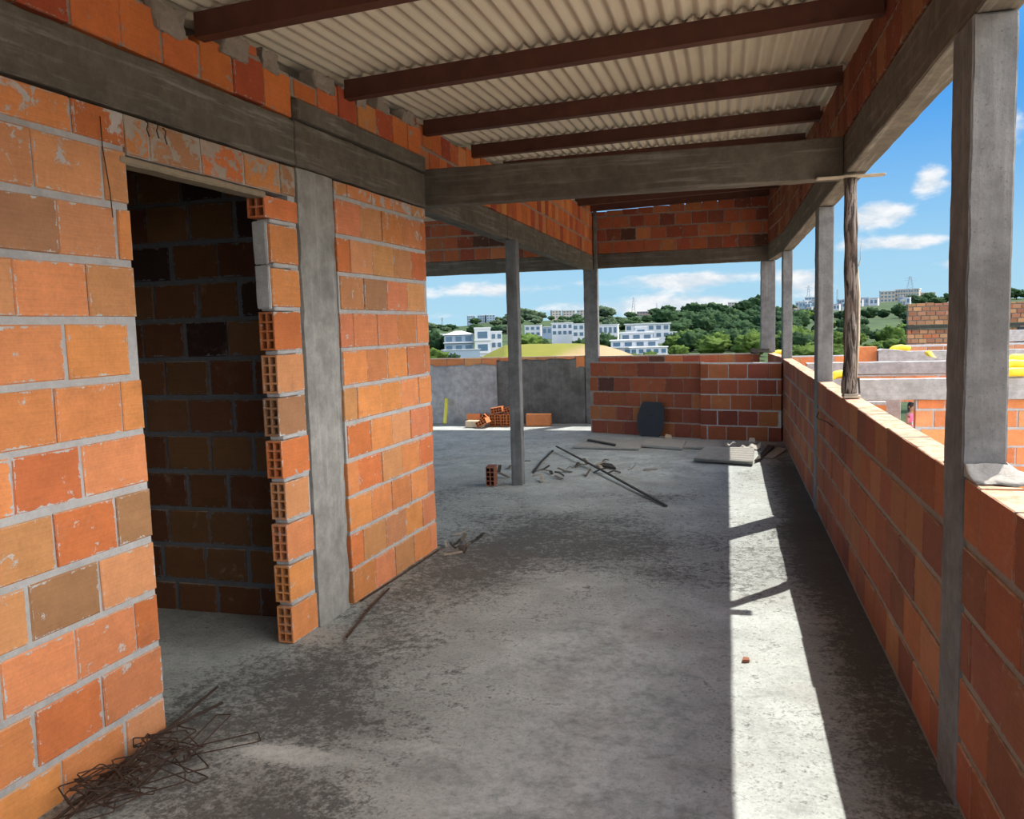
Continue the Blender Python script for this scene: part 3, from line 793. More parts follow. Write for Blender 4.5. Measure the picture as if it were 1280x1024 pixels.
def corr(cs, n, z, amp_, lab):
    A, B, Cc, Dd = [px0(*c, z) for c in cs]     # front-left, front-right, back-right, back-left; waves run along the long side
    mb = MB(); N_ = n*8; L = []
    for i in range(N_+1):
        t = i/N_; p = A.lerp(Dd, t); q = B.lerp(Cc, t); h = z+amp_*(1+math.cos(2*PI*n*t))
        L.append([mb.vert((p.x, p.y, h)), mb.vert((q.x, q.y, h)), mb.vert((p.x, p.y, h+.008)), mb.vert((q.x, q.y, h+.008))])
    for i in range(N_):
        a, b = L[i], L[i+1]
        mb.face([a[0], b[0], b[1], a[1]]); mb.face([a[2], a[3], b[3], b[2]]); mb.face([a[0], a[2], b[2], b[0]]); mb.face([a[1], b[1], b[3], a[3]])
    mb.face([L[0][0], L[0][1], L[0][3], L[0][2]]); mb.face([L[-1][0], L[-1][2], L[-1][3], L[-1][1]])
    o = centre(mb.build('corrugated_scrap', M['asbestos_piece'])); tag(o, lab, 'sheet scrap'); return o
corr([(867, 578), (941, 583), (943, 565), (881, 563)], 6, .005, .022, 'corrugated sheet piece lying half in the strip of sun')
corr([(906, 561), (906, 555.5), (951, 556.5), (951, 563)], 4, .004, .016, 'wavy-edged corrugated piece in full sun at the end of the sunlit strip')
flat('sheet_scrap', [(943, 577.5), (951, 575), (968, 559), (960, 558)], .02, .02, 'timber_dark', 'dark sheet splinter on the floor where the sun strip meets the parapet shade', 'sheet scrap')
flat('sheet_scrap', [(953, 573), (966, 574), (984, 562), (972, 560)], .004, .012, 'asbestos_piece', 'shaded grey sheet scrap beside the parapet in the far corner', 'sheet scrap')
flat('sheet_scrap', [(747, 583), (770, 587), (765, 582), (752, 580)], .004, .02, 'timber_dark', 'small dark sheet scrap alone on the pale patch of floor', 'sheet scrap')
flat('sheet_scrap', [(804, 588), (822, 587), (820, 585.5), (806, 586)], .003, .010, 'asbestos_piece', 'tiny grey sheet scrap on the pale floor right of the small dark scrap', 'sheet scrap')
flat('brick_chip', [(831, 551), (840, 551.5), (839, 548), (832, 547)], .003, .05, 'clay_pale', 'pale brick chip on the floor right of the black board', 'brick chip')  # sun spot at the wall foot, imitated by a pale slab
flat('mortar_chip', [(936, 556), (944, 556), (943, 553), (937, 553)], .003, .06, 'white_chip', 'white mortar chip at the foot of the low corner wall', 'chip')  # second sun spot, its brightness put into a white slab
flat('brick_chip', [(928, 828), (937, 828), (936, 825), (929, 824)], .002, .012, 'clay_dark', 'small red-brown stone lying alone in the strip of sun', 'stone')
def bar(name, pts, w_, h_, mat, lab, cat, group=None):
    mb = MB(); P = [Vector(p) for p in pts]
    rings = []
    for i, p in enumerate(P):
        t = (P[min(i+1, len(P)-1)]-P[max(0, i-1)]).normalized(); sdv = t.cross(Vector((0, 0, 1))).normalized()*w_/2
        rings.append([mb.vert(p-sdv), mb.vert(p+sdv), mb.vert(p+sdv+Vector((0, 0, h_))), mb.vert(p-sdv+Vector((0, 0, h_)))])
    for i in range(len(rings)-1):
        for k in range(4): mb.face([rings[i][k], rings[i][(k+1) % 4], rings[i+1][(k+1) % 4], rings[i+1][k]])
    mb.face(rings[0][::-1]); mb.face(rings[-1])
    o = centre(mb.build(name, M[mat])); tag(o, lab, cat, group); return o
bar('timber_batten', [(-2.13, 10.44, .045), (-1.3, 8.80, .03), (-.51, 7.23, .003)], .022, .014, 'timber_dark', 'long dark timber batten lying diagonally across the floor', 'batten')
bar('timber_batten', [(-2.16, 10.35, .003), (-2.12, 9.5, .003), (-2.05, 8.75, .003)], .02, .012, 'timber_dark', 'shorter dark batten running from the long batten towards the slim post', 'batten')
SG = 'wood scraps round the slim post'
random.seed(3)
spots = []
tries = 0
while len(spots) < 26 and tries < 4000:
    tries += 1
    x = random.gauss(-1.80, .24) if random.random() < .8 else random.uniform(-2.55, -2.2); y = random.uniform(8.3, 9.5)
    L = random.uniform(.08, .19)
    if abs(x+2.06) < .13+L*.6 and 8.0 < y < 8.3: continue
    if any(math.hypot(x-a, y-b) < (L+l)*.40 for a, b, l in spots): continue
    if abs(x+2.08) < .10: continue
    spots.append((x, y, L))
for i, (x, y, L) in enumerate(spots):
    a = random.uniform(0, PI); dx, dy = math.cos(a)*L/2, math.sin(a)*L/2; wv = random.uniform(.015, .04)
    bar('wood_scrap', [(x-dx, y-dy, .004), (x, y+random.uniform(-.01, .01), random.uniform(.008, .04)), (x+dx, y+dy, random.uniform(.004, .05))], wv, random.uniform(.006, .014),
        random.choice(['timber', 'timber_pale', 'timber', 'timber_dark']), 'splintered grey wood scrap on the floor round the slim concrete post', 'wood scrap', SG)
spots = []; tries = 0
while len(spots) < 12 and tries < 3000:
    tries += 1
    x = random.uniform(-2.03, -1.80); y = random.uniform(5.45, 6.05); L = random.uniform(.05, .13)
    if y < 5.72 and x < -1.97+L*.5: continue
    if any(math.hypot(x-a, y-b) < (L+l)*.5 for a, b, l in spots): continue
    spots.append((x, y, L))
for (x, y, L) in spots:
    a = random.uniform(0, PI); dx, dy = math.cos(a)*L/2, math.sin(a)*L/2
    bar('wood_scrap', [(x-dx, y-dy, .004), (x, y, .012), (x+dx, y+dy, random.uniform(.006, .04))], random.uniform(.012, .03), .010, random.choice(['timber', 'timber_dark', 'timber_pale']),
        'small wood scrap at the foot of the brick wall end', 'wood scrap', 'wood scraps at the brick wall end')

# ------------------------------------------------------------------ rusty steel
def wire(name, pts, r, lab, cat, group=None, seg=6):
    mb = MB(); mb.tube(pts, r, seg); o = centre(mb.build(name, M['rust'], smooth=True)); tag(o, lab, cat, group); return o
wire('steel_rod', [(-2.19, 3.10, .05), (-2.17, 2.7, .035), (-2.16, 2.0, .012)], .006, 'rusty steel rod along the near wall foot, end raised in the doorway', 'steel rod')
wire('steel_rod', [(-2.13, 3.04, .010), (-2.11, 2.6, .09), (-2.10, 1.95, .012)], .006, 'rusty steel rod beside the wire tangle, the one further out from the wall', 'steel rod')
wire('steel_rod', [(-2.03, 4.66, .009), (-1.99, 4.28, .012), (-1.93, 3.86, .009)], .007, 'thin rusty rod on the floor in front of the wide column foot', 'steel rod')
wire('steel_rod', [(-2.02, 5.55, .012), (-2.06, 4.95, .010), (-2.10, 4.40, .012)], .006, 'thin rusty rod close along the foot of the far brick pier', 'steel rod')
def stirrup_mesh(a, b, r=.0026):
    mb = MB(); pts = [(-a/2+.02, b/2-.05, .004), (-a/2, b/2, 0), (a/2, b/2, 0), (a/2, -b/2, .002), (-a/2, -b/2, 0), (-a/2, b/2+.004, .006), (-a/2+.035, b/2-.03, .008)]
    P = []
    for i in range(len(pts)-1):
        A, B = Vector(pts[i]), Vector(pts[i+1])
        for t in (.06, .5, .94): P.append(A.lerp(B, t))
    mb.tube(P, r, 5); return mb.data('stirrup_mesh', M['rust'], True)
SM = [stirrup_mesh(.10, .20), stirrup_mesh(.08, .26), stirrup_mesh(.11, .16)]
random.seed(15)
for i in range(26):
    o = D.objects.new('steel_stirrup', SM[i % 3]); COL.objects.link(o)
    t = random.random()
    x = -2.06+random.uniform(-.07, .15)-.05*(1-t); y = 2.13+.55*t+random.uniform(-.06, .06)
    o.location = (x, y, .014+.0065*(i % 13)+random.uniform(0, .01))
    o.rotation_euler = (random.uniform(-.28, .28), random.uniform(-.28, .28), random.uniform(0, PI))
    tag(o, 'thin rusty steel stirrup in the tangle at the near wall foot', 'stirrup', 'rusty stirrups in the tangle')
o = D.objects.new('steel_stirrup', SM[1]); COL.objects.link(o); o.location = (-1.905, 2.72, .007); o.rotation_euler = (0, 0, 2.25)
tag(o, 'bent rusty stirrup lying open on the floor, just off the tangle', 'stirrup', 'rusty stirrups in the tangle')
def onwall(u, n, z): return FL(u, n, z)
for k, (u, z) in enumerate(((2.90, 2.44), (2.955, 2.445), (3.00, 2.43))):
    wire('wire_stub', [onwall(u, .0105, z+.010), onwall(u+.004, .022, z-.004), onwall(u-.01, .026, z-.03), onwall(u+.006, .022, z-.055)], .0025, 'short bent wire stub sticking out below the beam by the doorway top', 'wire', 'wire stubs over the doorway')
wire('hanging_wire', [onwall(2.665, .014, 2.41), onwall(2.67, .010, 2.3), onwall(2.69, .011, 2.14), onwall(2.695, .010, 2.05)], .002, 'thin wire hanging down the brick beside the doorway top', 'wire')
wire('bent_wire', [(XR-.012, 6.95, .86), (XR-.05, 6.75, .845), (XR-.06, 6.5, .86), (XR-.03, 6.2, .868), (XR-.012, 6.05, .855)], .004, 'bent rusty wire sticking out of the parapet face below the round post', 'wire')

# ------------------------------------------------------------------ neighbour site to the open side
random.seed(41)
def fr_n(y0, slope=0.): return lambda u, n, z: (u, y0+slope*(u-2)-n, z)
mb = MB(); brick_panel(mb, fr_n(10.72), 2.18, 6.2, -2.1, .605, 'sunny', t=.12, phase=.15, gap=(.008, .02), mort=.028)
struct(mb.build('wall_neighbour', [M['brick'], M['mortar']]), 'bright orange block wall of the site next door')
def nbeam(a, b, lab, seed, name='concrete_beam', mat='pale_concrete', cat='beam'):
    mb = MB(); mb.rough_box(a, b, .14, .006, None, seed); o = centre(mb.build(name, M[mat])); tag(o, lab, cat); return o
nbeam((.95, 10.66, .608), (6.3, 10.84, .858), 'pale concrete beam on top of the orange wall next door', 71)
nbeam((1.15, 13.0, .770), (6.5, 13.18, .945), 'pale concrete beam next door, the higher one behind the front beam', 72)
mb = MB(); brick_panel(mb, fr_n(13.02), 1.3, 6.2, .36, .765, 'sunny', t=.12, course=.2)
struct(mb.build('wall_neighbour_back', [M['brick'], M['mortar']]), 'strip of orange blocks between the two pale beams next door')
# grey rendered wall seen through the gap below the front beam
mb = MB(); mb.rough_box((1.25, 12.0, -2.1), (2.26, 12.12, .52), .2, .008, None, 73); struct(mb.build('wall_neighbour_render', M['pale_concrete']), 'pale rendered wall below the beam next door')
mb = MB(); brick_panel(mb, fr_n(11.4), 1.0, 1.98, -2.1, .52, 'sunny', t=.12); struct(mb.build('wall_neighbour_pier', [M['brick'], M['mortar']]))
# sloping slab, blocks and low walls further back
def prism(name, pts, y0, y1, mat, lab, cat):
    mb = MB(); a = [mb.vert((x, y0, z)) for x, z in pts]; b = [mb.vert((x, y1, z)) for x, z in pts]
    mb.face(a); mb.face(b[::-1])
    for i in range(len(pts)):
        k = (i+1) % len(pts); mb.face([a[i], b[i], b[k], a[k]])
    o = centre(mb.build(name, M[mat])); tag(o, lab, cat); return o
prism('sloping_slab', [(2.45, .60), (4.4, .60), (4.4, .70), (3.62, .845), (3.2, .93), (2.85, 1.03), (2.52, 1.065), (2.45, 1.04)], 14.9, 15.2, 'pale_concrete', 'pale concrete gable with a sloping top next door, behind the two beams', 'gable')
prism('clay_block_pier', [(2.12, .58), (2.44, .58), (2.44, 1.10), (2.12, 1.10)], 15.0, 15.3, 'clay', 'plain orange block pier next door, left of the sloping concrete gable', 'pier')
mb = MB(); brick_panel(mb, fr_n(16.0), .9, 2.1, -2.1, .93, 'sunny', t=.14); struct(mb.build('wall_neighbour_low', [M['brick'], M['mortar']]))
mb = MB(); brick_panel(mb, fr_n(17.2), 3.2, 8.2, .60, 1.05, 'far', t=.14); struct(mb.build('wall_neighbour_far', [M['brick'], M['mortar']]))
nbeam((3.0, 16.2, .70), (7.5, 16.4, .97), 'grey concrete beam next door at the foot of the far brick wall', 74)
nbeam((5.35, 19.0, 1.02), (7.6, 19.2, 1.25), 'short white slab next door, right of the big column, by the plank', 75, 'concrete_slab', 'pale_concrete', 'slab')
def conduit(pts, r, lab):
    mb = MB(); P = []
    for i in range(len(pts)-1):
        A, B = Vector(pts[i]), Vector(pts[i+1])
        for k in range(12): P.append(A.lerp(B, k/12))
    P.append(Vector(pts[-1]))
    for _ in range(6): P = [P[0]]+[(P[i-1]+P[i]*2+P[i+1])/4 for i in range(1, len(P)-1)]+[P[-1]]
    mb.tube(P, [r*(1+.10*(i % 2)) for i in range(len(P))], 8); o = mb.build('yellow_conduit', M['conduit'], smooth=True); centre(o); tag(o, lab, 'conduit'); return o
conduit([at(1036, 474, 10.1), at(1043, 469, 10.1), at(1052, 467, 10.1), at(1060, 471, 10.1)], .045, 'loop of yellow conduit on the front beam next door, beside the round post')
conduit([at(1112, 440, 15.8), at(1117, 435.5, 15.8), at(1126, 434, 15.8), at(1137, 436, 15.8)], .05, 'loop of yellow conduit above the orange pier next door')
conduit([at(1158, 443, 14.6), at(1161, 441, 14.6), at(1164, 446, 14.4), at(1168, 450, 14.3)], .045, 'short bit of yellow conduit lying over the sloping gable')
conduit([at(1250, 460, 9.62), at(1262, 455, 9.62), at(1276, 456, 9.6), at(1296, 454, 9.6)], .055, 'fat yellow conduit coil next door right of the big column, lower turn')
conduit([at(1252, 467, 9.55), at(1264, 465, 9.52), at(1278, 465, 9.52), at(1300, 466, 9.52)], .05, 'yellow conduit next door lying lowest, against the front beam')
conduit([at(1256, 453, 9.70), at(1268, 447.5, 9.68), at(1282, 449, 9.68), at(1300, 447, 9.66)], .05, 'yellow conduit next door, the topmost turn of the coil')
conduit([at(966, 442, 15.2), at(973, 440, 15.2), at(980, 441, 15.2)], .04, 'bit of yellow conduit seen between the two far parapet columns')
# far brick building
mb = MB(); fB = lambda u, n, z: (u, 40-n, z)
def ftop(u): return 2.14+.10*noise.noise((u*1.7, 2, 5))-.05*(u-7.7)/3
brick_panel(mb, fB, 7.75, 13.4, -2.2, 1.02, 'far', t=.3, course=.2, blen=.33, mort=.035, rec=.05, gap=(.01, .05))
brick_panel(mb, fB, 7.75, 13.4, 1.20, 2.6, 'far', t=.3, course=.2, blen=.36, mort=.035, rec=.05, gap=(.01, .05), ztop=ftop)
struct(mb.build('wall_far_building', [M['brick_far'], M['mortar_brown']]), 'rough unfinished brick building beyond the site next door')
o = nbeam((7.72, 39.9, 1.03), (13.4, 40.2, 1.185), 'dark mouldy concrete band across the rough brick building', 81, 'concrete_band', 'timber_dark', 'band')
bar('leaning_plank', [at(1262, 426, 37) , at(1281, 408, 37.2), at(1300, 390, 37.4)], .22, .12, 'clay_pale', 'pinkish plank leaning diagonally against the far brick building', 'plank')
mb = MB(); mb.box((12.05, 39.82, .2), (13.2, 39.92, 1.0)); tag(centre(mb.build('dark_opening_board', M['black'])), 'dark board closing the doorway of the far brick building', 'board')

# ------------------------------------------------------------------ person on the site next door
skin = mat_plain('skin', (.34, .18, .11), .6, .1, 20, bump=0); hairm = mat_plain('black_hair', (.012, .009, .008), .5, .3, 40)
pink = mat_plain('pink_dress', (.85, .16, .30), .8, .12, 20); whitec = mat_plain('white_cloth', (.8, .78, .76), .8, .08, 20)
pr = empty('person', at(1139.5, 503.4, 19.0)+Vector((0, 0, -1.46)), -.9)
def skinned(name, verts, edges, radii, mat, parent, lev=2):
    me = D.meshes.new(name); me.from_pydata(verts, edges, []); o = D.objects.new(name, me); COL.objects.link(o); o.parent = parent
    sk = o.modifiers.new('Skin', 'SKIN'); sk.use_smooth_shade = True
    for v, r in zip(me.skin_vertices[0].data, radii): v.radius = (r, r) if not isinstance(r, tuple) else r
    me.skin_vertices[0].data[0].use_root = True
    ss = o.modifiers.new('Sub', 'SUBSURF'); ss.levels = lev; ss.render_levels = lev
    dg = bpy.context.evaluated_depsgraph_get(); dg.update()
    nm = D.meshes.new_from_object(o.evaluated_get(dg)); o.modifiers.clear(); o.data = nm; nm.materials.clear(); nm.materials.append(mat)
    return o
# front is +X local; standing, one forearm lifted
V_ = [(0, 0, .80), (0, 0, .95), (0, 0, 1.10), (.005, 0, 1.20), (.02, 0, 1.265), (.035, 0, 1.34), (.035, 0, 1.415),
      (0, .075, .76), (.01, .085, .42), (-.01, .085, .06), (.09, .09, .03), (0, -.075, .76), (.01, -.085, .42), (-.01, -.085, .06), (.09, -.09, .03),
      (0, .14, 1.175), (.01, .185, .96), (.12, .17, .84), (.185, .16, .80), (0, -.14, 1.175), (.06, -.18, .98), (.22, -.15, 1.02), (.29, -.14, 1.05)]
E_ = [(0, 1), (1, 2), (2, 3), (3, 4), (4, 5), (5, 6), (0, 7), (7, 8), (8, 9), (9, 10), (0, 11), (11, 12), (12, 13), (13, 14), (3, 15), (15, 16), (16, 17), (17, 18), (3, 19), (19, 20), (20, 21), (21, 22)]
Rr = [.11, .095, .11, .10, .042, .080, .070, .075, .050, .036, .028, .075, .050, .036, .028, .05, .036, .028, .030, .05, .036, .028, .030]
skinned('body', V_, E_, Rr, skin, pr)
mb = MB()
for i in range(13):
    for k in range(20):
        pass
prof = [(.115, 1.215), (.135, 1.16), (.132, 1.05), (.118, .95), (.135, .84), (.165, .70), (.20, .55)]
rg = [[mb.vert((r*.82*math.cos(2*PI*k/20)+.004, r*1.12*math.sin(2*PI*k/20), z+.01*math.sin(k*2.1)*(1 if z < .6 else 0))) for k in range(20)] for r, z in prof]
for i in range(len(rg)-1):
    for k in range(20): mb.face([rg[i][k], rg[i][(k+1) % 20], rg[i+1][(k+1) % 20], rg[i+1][k]])
mb.face(rg[0]); mb.build('pink_dress', pink, pr, True)
bm = bmesh.new(); bmesh.ops.create_icosphere(bm, subdivisions=3, radius=1)
for v in bm.verts:
    c = v.co; k = 1+.06*noise.noise(c*4)
    face_cut = max(0, c.x-.35)*.45 if c.z < .45 else 0
    v.co = Vector((.012+c.x*.098*k-face_cut*.09, c.y*.092*k, 1.405+c.z*.095*k-(.13*max(0, -c.x-.2) if c.z < 0 else 0)))
me = D.meshes.new('hair'); bm.to_mesh(me); bm.free(); me.materials.append(hairm); o = D.objects.new('hair', me); COL.objects.link(o); o.parent = pr
skinned('ponytail', [(-.07, .02, 1.42), (-.12, .05, 1.34), (-.13, .10, 1.22), (-.11, .12, 1.10)], [(0, 1), (1, 2), (2, 3)], [.035, .036, .03, .014], hairm, pr, 1)
for sgn in (1, -1):
    mb = MB(); mb.tube([(.112, .03*sgn, 1.385), (.122, .03*sgn, 1.385)], .009, 6); mb.build('eye', hairm, pr)
mb = MB(); mb.tube([(.112, 0, 1.385), (.135, 0, 1.350), (.112, 0, 1.345)], [.008, .013, .006], 6); mb.build('nose', skin, pr, True)
mb = MB(); mb.tube([(.108, -.022, 1.318), (.116, 0, 1.316), (.108, .022, 1.318)], .006, 6); mb.build('mouth', pink, pr, True)
for sgn in (1, -1):
    mb = MB(); mb.tube([(.02, .082*sgn, 1.39), (.01, .098*sgn, 1.375), (.02, .084*sgn, 1.345)], [.008, .012, .007], 6); mb.build('ear', skin, pr, True)
for (hx, hy, hz, ang) in ((.185, .16, .80, -.5), (.29, -.14, 1.05, .25)):
    mb = MB()
    for q, L_ in enumerate((.055, .066, .070, .064, .05)):
        oy = (q-2)*.015; 
        mb.tube([(hx, hy+oy*.6, hz), (hx+.04, hy+oy, hz+.01*math.sin(ang)), (hx+.04+L_*.6, hy+oy, hz-.01), (hx+.035+L_*.8, hy+oy, hz-.035)], [.012, .008, .007, .005], 5)
    mb.build('hand_fingers', skin, pr, True)
mb = MB(); mb.tube([(.25, -.24, 1.02), (.29, -.10, 1.03), (.28, .02, 1.00)], [.05, .07, .05], 8); mb.build('white_cloth', whitec, pr, True)
tag(pr, 'person in a pink dress with black tied hair, standing on the site next door', 'person')

# ------------------------------------------------------------------ land: valley, hills
def yh(px): return 401.45-.02858*(px-907.8)
PXC = [200, 560, 640, 740, 850, 950, 1050, 1150, 1300, 1600]
TAB = {140: [455, 455, 455, 460, 463, 462, 456, 452, 450, 450], 280: [436, 436, 434, 436, 430, 431, 429, 422, 416, 416], 500: [421, 421, 417, 414, 405, 403, 399, 397, 393, 390],
       850: [410, 410, 402, 399, 393, 385, 381, 378, 373, 370], 1150: [414, 414, 407, 404, 400, 392, 386, 384, 380, 376], 2200: [410, 410, 406, 404, 402, 398, 397, 394, 391, 390]}
def lerp_tab(xs_, ys_, x):
    for i in range(len(xs_)-1):
        if x <= xs_[i+1] or i == len(xs_)-2:
            t = min(1, max(0, (x-xs_[i])/(xs_[i+1]-xs_[i]))); t = t*t*(3-2*t); return ys_[i]+(ys_[i+1]-ys_[i])*t
def ground_pt(px, dep):
    ks = sorted(TAB)
    def zt(k): return 1.6+(yh(px)-lerp_tab(PXC, TAB[k], px))*k/F0
    if dep <= 30: z = -2.4
    elif dep < 140:
        t = (dep-30)/110; z = -2.4+(zt(140)+2.4)*t
    else:
        z = zt(ks[-1])
        for i in range(len(ks)-1):
            if dep <= ks[i+1]:
                t = (dep-ks[i])/(ks[i+1]-ks[i]); t = t*t*(3-2*t); z = zt(ks[i])+(zt(ks[i+1])-zt(ks[i]))*t; break
    p = at(px, yh(px), dep)
    z += noise.noise((p.x*.02, p.y*.02, 3))*min(3., dep*.004)
    return Vector((p.x, p.y, z))
def mat_land():
    m, N, b = new_mat('scrub_land'); P = pos(N)
    f = N.noise(P, .05, 8, .7); g = N.noise(P, .4, 6, .7)
    c = N.mix(N.ramp(f, .35, .65), (.022, .045, .014), (.055, .085, .025)); c = N.mix(N.ramp(g, .6, .75, 0, .4), c, (.10, .105, .05))
    N.link(c, b.inputs['Base Color']); return m
mb = MB(); deps = [15.6, 20, 26, 34, 45, 60, 80, 100, 120, 140, 170, 200, 240, 280, 330, 380, 440, 500, 570, 650, 730, 800, 850, 920, 1000, 1150, 1500, 2200]
pxs = list(range(-1400, 200, 80))+list(range(200, 1600, 20))+list(range(1600, 3001, 80)); G = [[mb.vert(ground_pt(px, d)) for d in deps] for px in pxs]
for i in range(len(pxs)-1):
    for k in range(len(deps)-1): mb.face([G[i][k], G[i+1][k], G[i+1][k+1], G[i][k+1]])
struct(mb.build('ground', mat_land(), smooth=True), 'green valley and hills beyond the building')
mb = MB(); mb.quadp([(-1500, -900, -14), (1500, -900, -14), (1500, 2500, -14), (-1500, 2500, -14)])
struct(mb.build('ground_plain', mat_plain('pale_ground', (.20, .19, .15), .95, .2, .05)))
mb = MB(); mb.quadp([(.86, -14, -1.845), (16, -14, -1.845), (16, 22, -1.845), (.86, 22, -1.845)])
struct(mb.build('ground_site', mat_plain('site_floor', (.60, .50, .37), .95, .2, 1.)), 'bare ground of the site next door')

# grassy mound with a bare sandy end
mprof = [(590, 452), (604, 446), (616, 439), (632, 431.5), (660, 430), (700, 429.5), (740, 430), (758, 432.5), (775, 438), (792, 444), (812, 452)]
def my(px):
    for i in range(len(mprof)-1):
        if px <= mprof[i+1][0]:
            t = (px-mprof[i][0])/(mprof[i+1][0]-mprof[i][0]); return mprof[i][1]+(mprof[i+1][1]-mprof[i][1])*t
    return mprof[-1][1]
mb = MB(); mpx = [590+3*i for i in range(75)]; md = [62, 68, 74, 80, 86, 92, 100, 108, 116]; mf = [42, 26, 12, 4, .6, 0, 0, 1.5, 14]
Gm = []
for px in mpx:
    row = []
    for d, off in zip(md, mf):
        p = at(px, my(px)+off*.8, d); p.z += .12*noise.noise((p.x*.5, p.y*.5, 0)); row.append(mb.vert(p))
    Gm.append(row)
for i in range(len(mpx)-1):
    for k in range(len(md)-1): mb.face([Gm[i][k], Gm[i+1][k], Gm[i+1][k+1], Gm[i][k+1]])
def mat_mound():
    m, N, b = new_mat('grass_and_sand'); P = pos(N); s_ = N.sep(P)
    f = N.noise(P, .35, 7, .7); g = N.noise(P, 2.5, 6, .7)
    a = at(742, 440, 85).x; e = at(775, 440, 85).x
    c = N.mix(f, (.19, .165, .012), (.11, .135, .014)); c = N.mix(N.ramp(g, .45, .7, 0, .5), c, (.22, .165, .035))
    sand = N.ramp(N.math('ADD', s_[0], N.math('MULTIPLY', N.math('SUBTRACT', f, .5), 5.)), a-1.6, e-1.0)
    c = N.mix(sand, c, (.30, .20, .105)); N.link(c, b.inputs['Base Color']); return m
struct(mb.build('ground_mound', mat_mound(), smooth=True), 'grassy mound with a bare sandy end')

# ------------------------------------------------------------------ trees
def mat_leaf(name, c0, c1):
    m, N, b = new_mat(name); P = objc(N); f = N.noise(P, 3.2, 8, .75); g = N.noise(P, 11, 6, .75)
    oi = N.n('ShaderNodeObjectInfo').outputs['Random']
    v = N.math('ADD', N.math('MULTIPLY', f, .6), N.math('MULTIPLY', g, .4))
    c = N.mix(N.ramp(v, .35, .65), c0, c1); c = N.mix(N.math('MULTIPLY', oi, .35), c, (c1[0]*1.25, c1[1]*1.05, c1[2]*.9))
    N.link(c, b.inputs['Base Color']); N.link(N.bump(v, 1., .5), b.inputs['Normal']); b.inputs['Specular IOR Level'].default_value = .1; return m
leaf_d = mat_leaf('leaf_dark', (.010, .027, .012), (.032, .068, .026)); leaf_l = mat_leaf('leaf_light', (.03, .065, .012), (.088, .145, .03)); leaf_b = mat_leaf('leaf_hazy', (.026, .046, .028), (.06, .095, .05))
trunkm = mat_plain('trunk', (.12, .09, .065), .9, .3, 3)
def tree_mesh(seed, leaf, flat_=.75, lump=.42):
    random.seed(seed); bm = bmesh.new(); bmesh.ops.create_icosphere(bm, subdivisions=4, radius=1)
    o3 = Vector((seed*3.1, seed*1.7, 0))
    for v in bm.verts:
        c = v.co.copy()
        k = 1+lump*noise.noise(c*1.7+o3)+.34*noise.noise(c*4.1+o3)+.26*noise.noise(c*9+o3)+.16*noise.noise(c*17+o3)
        if c.z < -.3: k *= .86
        v.co = Vector((c.x*k, c.y*k, c.z*k*flat_+1.05))
    me = D.meshes.new('tree_mesh'); 
    nf = len(bm.faces)
    r = bmesh.ops.create_cone(bm, cap_ends=True, segments=7, radius1=.10, radius2=.05, depth=1.0)
    for v in r['verts']: v.co.z += .35
    bm.faces.ensure_lookup_table()
    for f in bm.faces: f.smooth = True
    bm.to_mesh(me)
    bm.free(); me.materials.append(leaf); me.materials.append(trunkm)
    for i, p in enumerate(me.polygons): p.material_index = 1 if i >= nf else 0
    return me
TD = [tree_mesh(i, leaf_d) for i in (1, 2, 3)]; TLt = [tree_mesh(i, leaf_l, .7) for i in (4, 5, 6)]; TH = [tree_mesh(i, leaf_b, .7) for i in (7, 8)]
def tree(px, dep, size, me, lab, group, name='tree', squash=1.):
    o = D.objects.new(name, me); COL.objects.link(o); o.location = ground_pt(px, dep)+Vector((0, 0, -.1*size)); s_ = size/2
    o.scale = (s_*random.uniform(.9, 1.2), s_*random.uniform(.9, 1.2), s_*random.uniform(.8, 1.15)*squash); o.rotation_euler = (0, 0, random.uniform(0, 6.28))
    tag(o, lab, 'tree', group); return o
random.seed(99)
cnt = 0
while cnt < 128:
    px = random.uniform(806, 1000); dep = 170*math.exp(random.random()*1.45)
    if px < 842 and dep < 420: continue
    g = ground_pt(px, dep); yy = yh(px)-(g.z-1.6)*F0/dep
    if yy > 458 or yy < 380: continue
    if px < 850 and yy < 396: continue
    light = dep < 255 and random.random() < .6
    tree(px, dep, random.uniform(4.2, 6.8)*(1 if dep < 320 else 1.5), random.choice(TLt if light else TD), 'light green rounded tree at the near edge of the valley forest' if light else 'dark green rounded tree in the valley forest', 'trees of the valley forest'); cnt += 1
cnt = 0
while cnt < 92:
    px = random.uniform(984, 1142); dep = 105*math.exp(random.random()*1.35) if cnt < 66 else random.uniform(420, 600)
    light = dep < 250
    tree(px, dep, random.uniform(2.6, 4.6)*(1 if dep < 190 else 1.4 if dep < 415 else 2.), random.choice(TLt if light or random.random() < .15 else TD), 'bright green tree in the valley beyond the parapet columns' if light else 'dark tree in the band below the hillside houses', 'trees beyond the parapet side'); cnt += 1
cnt = 0
while cnt < 66:
    px = random.uniform(520, 800); dep = random.uniform(470, 860)
    tree(px, dep, random.uniform(6, 10.5), random.choice(TH+TH+TD), 'hazy green tree on the low hill behind the white houses', 'trees on the low hill', squash=.8); cnt += 1
for px, dep, sz in ((650, 820, 17), (660, 815, 15), (672, 825, 13), (640, 830, 12), (752, 800, 14), (760, 790, 12)):
    tree(px, dep, sz, TH[0], 'tall hazy tree in the clump on the hill crest behind the slim post', 'trees on the hill crest')
for px, dep, sz in ((868, 700, 15), (862, 705, 12), (880, 690, 13), (890, 690, 12), (900, 680, 11), (930, 690, 12), (940, 690, 14), (950, 690, 15), (820, 720, 10), (835, 715, 11)):
    tree(px, dep, sz, TD[0], 'dark tree standing up on the forest ridge against the sky', 'trees on the forest ridge')
